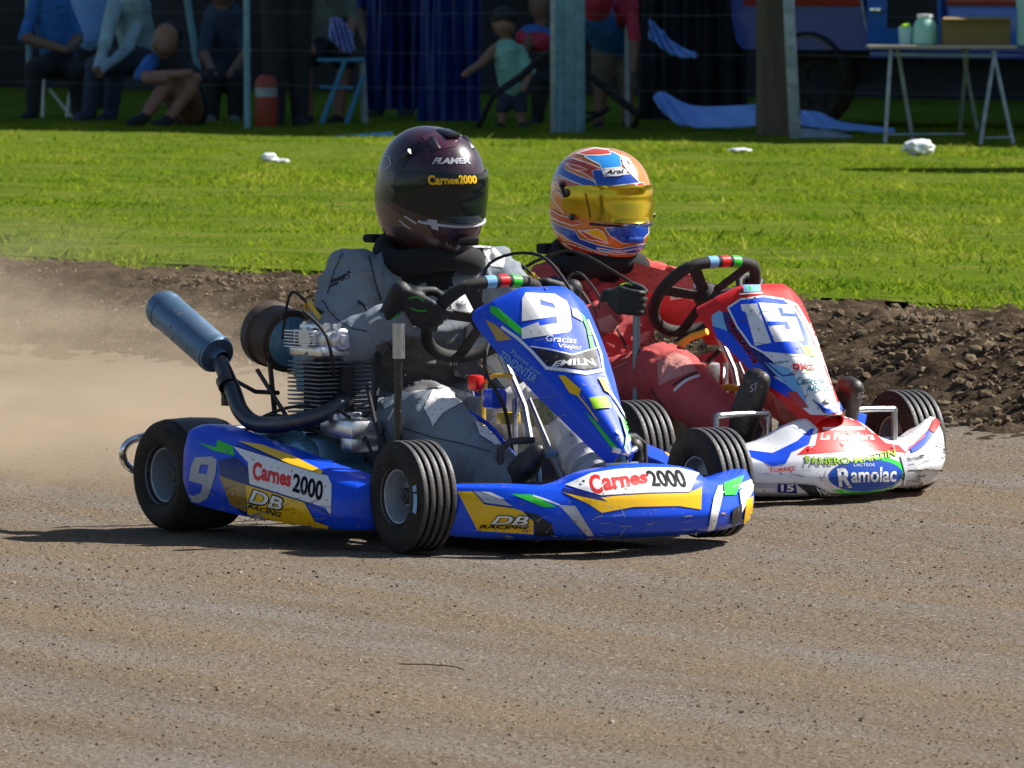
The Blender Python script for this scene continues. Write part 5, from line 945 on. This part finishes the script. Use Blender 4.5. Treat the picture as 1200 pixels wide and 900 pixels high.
r, b = spectator((598, 152), 'small child in a mint green shirt reaching out one arm, back turned', 66.6, [((594, 62), (600, 98), 17, 17, 0), ((580, 58, -.02), (564, 74, -.1), 7, 6, 1), ((564, 74, -.1), (544, 88, -.2), 5.5, 4.5, 1), ((608, 58), (622, 84, -.05), 7, 6, 0), ((622, 84, -.05), (614, 104, -.2), 5, 4, 1), ((596, 106), (590, 126), 11, 9, 2), ((606, 106), (610, 126), 11, 9, 2), ((590, 126), (588, 146), 7, 5, 1), ((610, 126), (612, 146), 7, 5, 1), ((588, 148, 0), (582, 151, -.08), 6, 5, 3), ((612, 148), (616, 151, -.08), 6, 5, 3), ((593, 48), (592, 40), 7, 7, 1), ((591, 28), (14, 15, 17), 1)], ('shirt_mint', 'skin', 'denim', 'cloth_dark'))
head_of(r, b, 591, 26, 66.6, 15, 'hair', look=0)
spectator((722, 154), 'spectator in red shirt and beige shorts bending right of the pale post', 66.8, [((716, 46, 0), (694, 14, -.35), 23, 22, 1), ((694, 14, -.35), (700, -4, -.5), 21, 19, 0), ((716, 24, -.1), (735, 8, -.3), 18, 15, 0), ((738, 6, -.3), (744, 46, -.45), 9, 7, 0), ((744, 46, -.45), (742, 84, -.5), 6.5, 5, 2), ((710, 58, 0), (704, 96, .05), 17, 13, 3), ((728, 58, .1), (734, 98, .1), 17, 13, 3), ((704, 96, .05), (702, 148, .05), 10, 6, 2), ((734, 98, .1), (736, 148, .1), 10, 6, 2), ((702, 150, .0), (694, 153, -.1), 8, 6, 4), ((736, 150, .05), (742, 153, -.05), 8, 6, 4), ((708, -12, -.55), (704, -22, -.65), 9, 9, 2), ((702, -34, -.7), (14, 15, 17), 2)], ('shirt_red', 'shirt_blue', 'skin_dark', 'shorts_beige', 'cloth_dark'))
spectator((632, 152), 'crouching spectator in a red and blue top behind the pale post', 68, [((624, 42), (646, 52), 14, 18, 0), ((612, 44), (634, 50, -.1), 9, 12, 1), ((646, 56), (650, 96), 20, 18, 2), ((634, 96, -.2), (630, 140, -.2), 12, 8, 2), ((656, 98), (662, 142), 12, 8, 2), ((630, 142, -.2), (622, 148, -.3), 7, 6, 2), ((622, 48, -.1), (606, 76, -.3), 7, 5, 3), ((606, 76, -.3), (586, 84, -.4), 5, 4, 3), ((636, 26), (634, 20), 8, 8, 3), ((633, 6), (13, 14, 16), 3)], ('shirt_blue', 'shirt_red', 'cloth_dark', 'skin_dark'))
spectator((102, 140), 'spectator in a dusky blue top standing in the dark behind the first pole', 73, [((104, -60), (104, 40), 26, 22, 0), ((96, 44), (96, 132), 14, 9, 1), ((114, 44), (114, 132), 14, 9, 1), ((80, -50), (76, 20), 9, 7, 0), ((128, -50), (132, 20), 9, 7, 0), ((104, -90), (104, -110), 11, 15, 2)], ('pale_and_sunlit_blue', 'cloth_dark', 'skin_dark'))
# black bent frame, stool, chair, canister
mb = MB(); d_ = 65.6; mb.tube([at(578, 112, d_), at(612, 88, d_), at(636, 66, d_), at(656, 62, d_), at(690, 88, d_), at(720, 112, d_), at(748, 134, d_)], .03, 10, sm=4); mb.tube([at(660, 150, d_ + .5), at(690, 140, d_ + .3), at(712, 128, d_)], .022, 8); mb.tube([at(652, 134, d_), at(700, 132, d_)], .015, 8); mb.tube([at(578, 112, d_), at(560, 150, d_ + .3)], .022, 8); mb.tube([at(748, 134, d_), at(742, 152, d_ + .3)], .022, 8)
tag(mb.build('bent_frame', [M['cloth_dark']], None), 'black bent tube frame standing across the pale thick post', 'frame')
b = foot(402, 150); st = empty('folding_stool', tuple(b)); tag(st, 'pale blue folding stool with crossed legs under the grey green shirt', 'stool'); d_ = 67.9
for A_, B_ in (((404, 72, -.2), (376, 148, -.2)), ((376, 72, -.2), (424, 150, -.2)) if False else ((426, 88, -.2), (404, 150, -.2)), ((404, 72, .2), (376, 147, .2)), ((424, 70, 0), (428, 150, 0))):
    mb = MB(); mb.tube([at(A_[0], A_[1], d_ + A_[2]), at(B_[0], B_[1], d_ + B_[2])], .020 if A_[0] != 424 else .03, 8); mb.build('leg', [M['chair_blue'] if A_[0] != 424 else M['galvanised']], st, b)
mb = MB(); mb.tube([at(375, 102, d_ - .2), at(414, 103, d_ - .2)], .014, 8); mb.build('stretcher', [M['chair_blue']], st, b); mb = MB(); mb.box(at(400, 70, d_), (.38, .42, .03), bev=.01); mb.build('seat', [M['chair_blue']], st, b)
b = foot(68, 142); ch = empty('folding_chair', tuple(b)); tag(ch, 'white framed folding chair under the spectator in bright blue', 'chair'); d_ = 70.1
for A_, B_ in (((52, 88, -.2), (50, 138, -.2)), ((58, 104, .2), (84, 138, .2)), ((84, 92, -.1), (78, 138, -.1))): mb = MB(); mb.tube([at(A_[0], A_[1], d_ + A_[2]), at(B_[0], B_[1], d_ + B_[2])], .013, 8); mb.build('leg', [M['plastic_white']], ch, b)
mb = MB(); mb.box(at(68, 92, d_), (.42, .42, .03), bev=.01); mb.build('seat', [M['denim']], ch, b)
b = foot(312, 150); mb = MB(); mb.lathe([(.001, 0), (.085, 0), (.09, .01), (.09, .25), (.0905, .25), (.0905, .32), (.09, .32), (.088, .37), (.06, .41), (.03, .42), (.03, .45), (.001, .45)], b, (0, 0, 1), 24, mats=[0, 0, 0, 0, 1, 1, 0, 0, 0, 2, 2, 2]); tag(mb.build('canister', [M['red_can'], M['galvanised'], M['cloth_dark']], None, None), 'red canister with a white band standing behind the thin pole', 'canister')
# bus with a red band
c0 = at(858, 60, 66.8); c0[2] = 0; bus = empty('bus', tuple(c0)); tag(bus, 'dark blue bus with a red waist band and open door parked behind the folding table', 'bus')
Lb = 5.6; z0, z1 = .62, 2.55; out = [(.10, z0), (Lb - .1, z0), (Lb, z0 + .1), (Lb, z1 - .1), (Lb - .15, z1), (.2, z1), (.03, z1 - .15), (-.02, 1.1), (.0, .85), (.04, .68)]
mb = MB(); mb.prism(out, c0, FE, (0, 0, 1), -2.0 if np.cross(FE, V(0, 0, 1)) @ FN < 0 else 2.0); mb.build('bus_body', [M['bus_blue']], bus, c0)
side = lambda s, z, q=-.004: c0 + FE * s + FN * q + V(0, 0, z)
def panel_on(name, s0, s1, za, zb, m, q=.02, par=bus):
    mb = MB(); mb.box(side((s0 + s1) / 2, (za + zb) / 2, -q / 2 - .003), (s1 - s0, q, zb - za), rot=np.stack([FE, FN, V(0, 0, 1)], 1), bev=.005); return mb.build(name, [M[m]], par, c0)
panel_on('waist_band', .12, 1.22, .965, 1.25, 'bus_red'); panel_on('waist_band', 1.98, 4.9, .98, 1.05, 'bus_red')
dr = panel_on('door', 1.28, 1.95, .66, 2.3, 'bus_light', .05); panel_on('door_window', 1.47, 1.92, .80, 1.7, 'tent_dark', .062, dr); panel_on('door_handle', 1.32, 1.42, .92, .955, 'chrome', .075, dr)
mb = MB(); mb.tube([side(1.20, 1.4, -.03), side(1.22, 1.0, -.03), side(1.30, .72, -.03), side(1.42, .64, -.03)], .012, 8, sm=4); mb.build('door_seal', [M['galvanised']], dr, c0)
panel_on('side_panel', 2.0, 3.0, .66, .96, 'bus_light', .014); panel_on('sill', 1.3, 3.2, .56, .61, 'bus_blue', .04)
for s in (.7, 4.4): mb = MB(); mb.lathe([(.12, 0), (.2, .0), (.36, .02), (.38, .06), (.38, .2), (.36, .24)], side(s, .385, .18) , -FN, 28); mb.build('bus_wheel', [M['rubber']], bus, c0)
mb = MB(); mb.box(side(2.8, .46, 1), (5.2, 1.6, .2), rot=np.stack([FE, FN, V(0, 0, 1)], 1)); mb.box(side(.75, .62, .1), (1.1, .05, .12), rot=np.stack([FE, FN, V(0, 0, 1)], 1)); mb.build('underframe', [M['cloth_dark']], bus, c0)
# folding table and what stands on it
b = foot(1105, 172); tb = empty('folding_table', tuple(b)); tag(tb, 'long folding table on splayed metal legs in front of the bus', 'table'); d_ = 61.3; dk = M['galvanised']
zt = at(1100, 55, d_)[2]; mb = MB(); xl, xr = at(1018, 52, d_)[0], at(1192, 58, d_)[0]; yc = at(1100, 55, d_)[1]; mb.box(((xl + xr) / 2, yc + .25, zt), (xr - xl, .62, .024), bev=.005); mb.build('tabletop', [M['table_top']], tb, b)
for A_, B_ in (((1044, 58, .0), (1037, 172, -.1)), ((1052, 58, .4), (1070, 168, .5)), ((1128, 58, .4), (1145, 152, .7)), ((1134, 58, 0), (1125, 152, .6)), ((1166, 60, 0), (1148, 174, -.2)), ((1164, 60, 0), (1188, 172, -.1))):
    mb = MB(); mb.tube([at(A_[0], A_[1], d_ + A_[2]), at(B_[0], B_[1], d_ + B_[2])], .015, 8); mb.build('leg', [dk], tb, b)
mb = MB(); mb.tube([at(1038, 158, d_ - .08), at(1130, 157, d_ + .3)], .009, 8); mb.build('crossbar', [dk], tb, b); mb = MB(); mb.tube([at(1152, 162, d_ - .15), at(1186, 161, d_ - .1)], .009, 8); mb.build('crossbar', [dk], tb, b); mb = MB(); mb.tube([at(1048, 64, d_), at(1165, 66, d_)], .012, 8); mb.build('crossbar', [dk], tb, b)
on_t = lambda u, q=.2: V(at(u, 50, d_ + q)[0], at(u, 50, d_ + q)[1], zt + .0125)
P = on_t(1084); mb = MB(); mb.lathe([(.001, 0), (.088, 0), (.098, .012), (.096, .08), (.09, .13), (.07, .175), (.055, .19), (.055, .195), (.06, .196), (.06, .222), (.001, .225)], P, (0, 0, 1), 28, mats=[0] * 7 + [1] * 3); tag(mb.build('jug', [M['mint'], M['plastic_white']], None), 'mint green jug with a white lid on the folding table', 'jug')
P = on_t(1061); mb = MB(); mb.lathe([(.001, 0), (.045, 0), (.055, .13), (.05, .13), (.045, .10), (.001, .10)], P, (0, 0, 1), 22); mb.ball(P + V(0, 0, .125), (.042, .042, .03), 14, mat=1); mb.ball(P + V(.02, 0, .145), (.02, .02, .014), 10, mat=1); tag(mb.build('cup', [M['drum_clear'], M['lime_vinyl']], None), 'pale cup with lime green contents beside the mint jug', 'cup')
P = on_t(1143); mb = MB(); w2, h2, dp = .245, .19, .15
for c, s_ in (((0, -dp, h2 / 2), (w2 * 2, .008, h2)), ((0, dp, h2 / 2), (w2 * 2, .008, h2)), ((-w2, 0, h2 / 2), (.008, dp * 2 - .01, h2)), ((w2, 0, h2 / 2), (.008, dp * 2 - .01, h2)), ((0, 0, .004), (w2 * 2 - .01, dp * 2 - .01, .006))): mb.box(P + V(*c), s_)
mb.box(P + V(0, -dp - .03, h2 + .004), (w2 * 2, .07, .006), rot=np.array(Matrix.Rotation(R(14), 3, 'X'))); tag(mb.build('cardboard_box', [M['cardboard']], None), 'open brown cardboard box at the right end of the folding table', 'box')
P = foot(1197, 172); P[2] = zt + .0125; P = on_t(1196, .0) ; mb = MB(); mb.lathe([(.001, 0), (.07, 0), (.078, .02), (.078, .26), (.084, .28), (.084, .42), (.078, .44), (.05, .5), (.03, .52), (.001, .52)], P - V(-.05, 0, 0), (0, 0, 1), 26); tag(mb.build('water_drum', [M['drum_clear']], None), 'translucent water drum at the right edge behind the box', 'drum')
spectator((266, 146), 'spectator in dark clothes sitting low between the leaning pole and the thin pole', 69, [((262, 24, .1), (268, 84, .2), 25, 24, 0), ((246, 28), (238, 62, -.2), 10, 8, 0), ((238, 62, -.2), (252, 88, -.45), 7, 5, 1), ((280, 28, .1), (288, 62, -.1), 10, 8, 0), ((288, 62, -.1), (270, 88, -.4), 7, 5, 1), ((262, 92, .1), (250, 92, -.4), 17, 13, 2), ((250, 92, -.4), (248, 138, -.4), 12, 9, 2), ((274, 92, .2), (276, 94, -.35), 17, 13, 2), ((276, 94, -.35), (276, 138, -.35), 12, 9, 2), ((248, 141, -.4), (242, 145, -.55), 8, 6, 3), ((276, 141, -.35), (272, 145, -.5), 8, 6, 3), ((262, 16, .05), (262, 6), 9, 9, 1), ((261, -8, 0), (14, 15, 18), 1)], ('denim', 'skin_dark', 'cloth_dark', 'shirt_grey'))
spectator((455, 146), 'spectator in a blue overall standing before the blue tarpaulin bundle', 70.6, [((455, -70), (458, 30), 30, 26, 0), ((444, 36), (440, 130), 17, 11, 0), ((470, 36), (476, 130), 17, 11, 0), ((424, -60), (420, 10), 10, 8, 0), ((420, 10), (430, 52, -.2), 7, 5, 1), ((486, -60), (492, 20), 10, 8, 0), ((492, 20), (480, 52, -.2), 7, 5, 1), ((440, 134, -.05), (432, 140, -.2), 9, 7, 2), ((476, 134, -.05), (470, 141, -.2), 9, 7, 2), ((455, -100), (455, -118), 11, 16, 1)], ('tarp_blue', 'skin_dark', 'cloth_dark'))
# litter
def litter(name, label, u, v, sz, m, cat, seed):
    P = foot(u, v); r_ = np.random.default_rng(seed); bm = bmesh.new(); bmesh.ops.create_icosphere(bm, subdivisions=3, radius=1); vs = np.array([x.co for x in bm.verts]); fs = [[q.index for q in f.verts] for f in bm.faces]; bm.free()
    k_ = np.array([1 + .35 * mnoise.noise(Vector(x) * 2.1 + Vector((seed, 0, 0))) + .2 * abs(mnoise.noise(Vector(x) * 5)) for x in vs]); mb = MB(); mb.add(vs * k_[:, None] * V(*sz) + P + V(0, 0, sz[2] * .8 + .02), fs); tag(mb.build(name, [M[m]], None), label, cat)
litter('plastic_bag', 'crumpled white plastic bag on the grass under the folding table', 1076, 184, (.105, .09, .055), 'plastic_white', 'bag', 3)
litter('litter', 'white scrap of paper on the grass left of the dark helmet', 316, 203, (.05, .05, .03), 'plastic_white', 'litter', 5); litter('litter', 'flat white strip lying on the grass right of the first scrap of paper', 330, 204, (.05, .04, .012), 'plastic_white', 'litter', 6)
litter('litter', 'flat white scrap on the grass below the brown post', 867, 181, (.075, .06, .014), 'plastic_white', 'litter', 8)
# unseen umbrella added outside the view to cast a shadow on the grass
ub = V(4.75, 33.85, 0.1); um = empty('shadow_umbrella', tuple(ub)); tag(um, 'unseen umbrella added beyond the right edge to shade the grass', 'umbrella')
mb = MB(); mb.tube([ub, ub + V(0, 0, 2.15)], .02, 8); mb.build('pole', [M['galvanised']], um, ub); mb = MB(); mb.lathe([(.01, .42), (.5, .27), (.85, .02), (.84, .0), (.5, .24), (.01, .4)], ub + V(0, 0, 1.75), (0, 0, 1), 10); mb.build('canopy', [M['tarp_blue']], um, ub)
# ------------------------------------------------------------------ dust thrown up behind the leading kart
def dust(name, c, r_, dens, nsc, seed):
    m, N, L = shader(name); N.remove(N['Principled BSDF']); out = N['Material Output']; pv = N.new('ShaderNodeVolumePrincipled'); pv.inputs['Color'].default_value = (.70, .57, .42, 1); pv.inputs['Anisotropy'].default_value = .25
    tc = N.new('ShaderNodeTexCoord'); ln = N.new('ShaderNodeVectorMath'); ln.operation = 'LENGTH'; L.new(tc.outputs['Object'], ln.inputs[0])
    fo = N.new('ShaderNodeMapRange'); fo.interpolation_type = 'SMOOTHSTEP'; fo.inputs[1].default_value = 1.0; fo.inputs[2].default_value = .15; L.new(ln.outputs['Value'], fo.inputs[0])
    no = N.new('ShaderNodeTexNoise'); no.inputs['Scale'].default_value = nsc; no.inputs['Detail'].default_value = 5; no.inputs['Distortion'].default_value = .8; mp = N.new('ShaderNodeMapping'); mp.inputs['Location'].default_value = (seed, 0, 0); L.new(tc.outputs['Object'], mp.inputs[0]); L.new(mp.outputs[0], no.inputs['Vector'])
    rr = N.new('ShaderNodeMapRange'); rr.inputs[1].default_value = .40; rr.inputs[2].default_value = .62; rr.inputs[3].default_value = .06; L.new(no.outputs[0], rr.inputs[0])
    a = N.new('ShaderNodeMath'); a.operation = 'MULTIPLY'; L.new(fo.outputs[0], a.inputs[0]); L.new(rr.outputs[0], a.inputs[1]); b_ = N.new('ShaderNodeMath'); b_.operation = 'MULTIPLY'; L.new(a.outputs[0], b_.inputs[0]); b_.inputs[1].default_value = dens; L.new(b_.outputs[0], pv.inputs['Density']); L.new(pv.outputs[0], out.inputs['Volume'])
    mb = MB(); mb.ball((0, 0, 0), 1, 24); o = mb.build(name, [m]); o.location = c; o.scale = r_; return tag(o, kind='stuff')
dust('dust_cloud', (-1.75, 4.0, .16), (1.6, 2.6, .41), .80, 2.3, 3); dust('dust_cloud', (-2.3, 8.2, .18), (1.9, 3.2, .46), .40, 2.6, 5); dust('dust_cloud', (-1.15, 2.9, .12), (.85, 1.5, .26), 1.3, 2.2, 8)
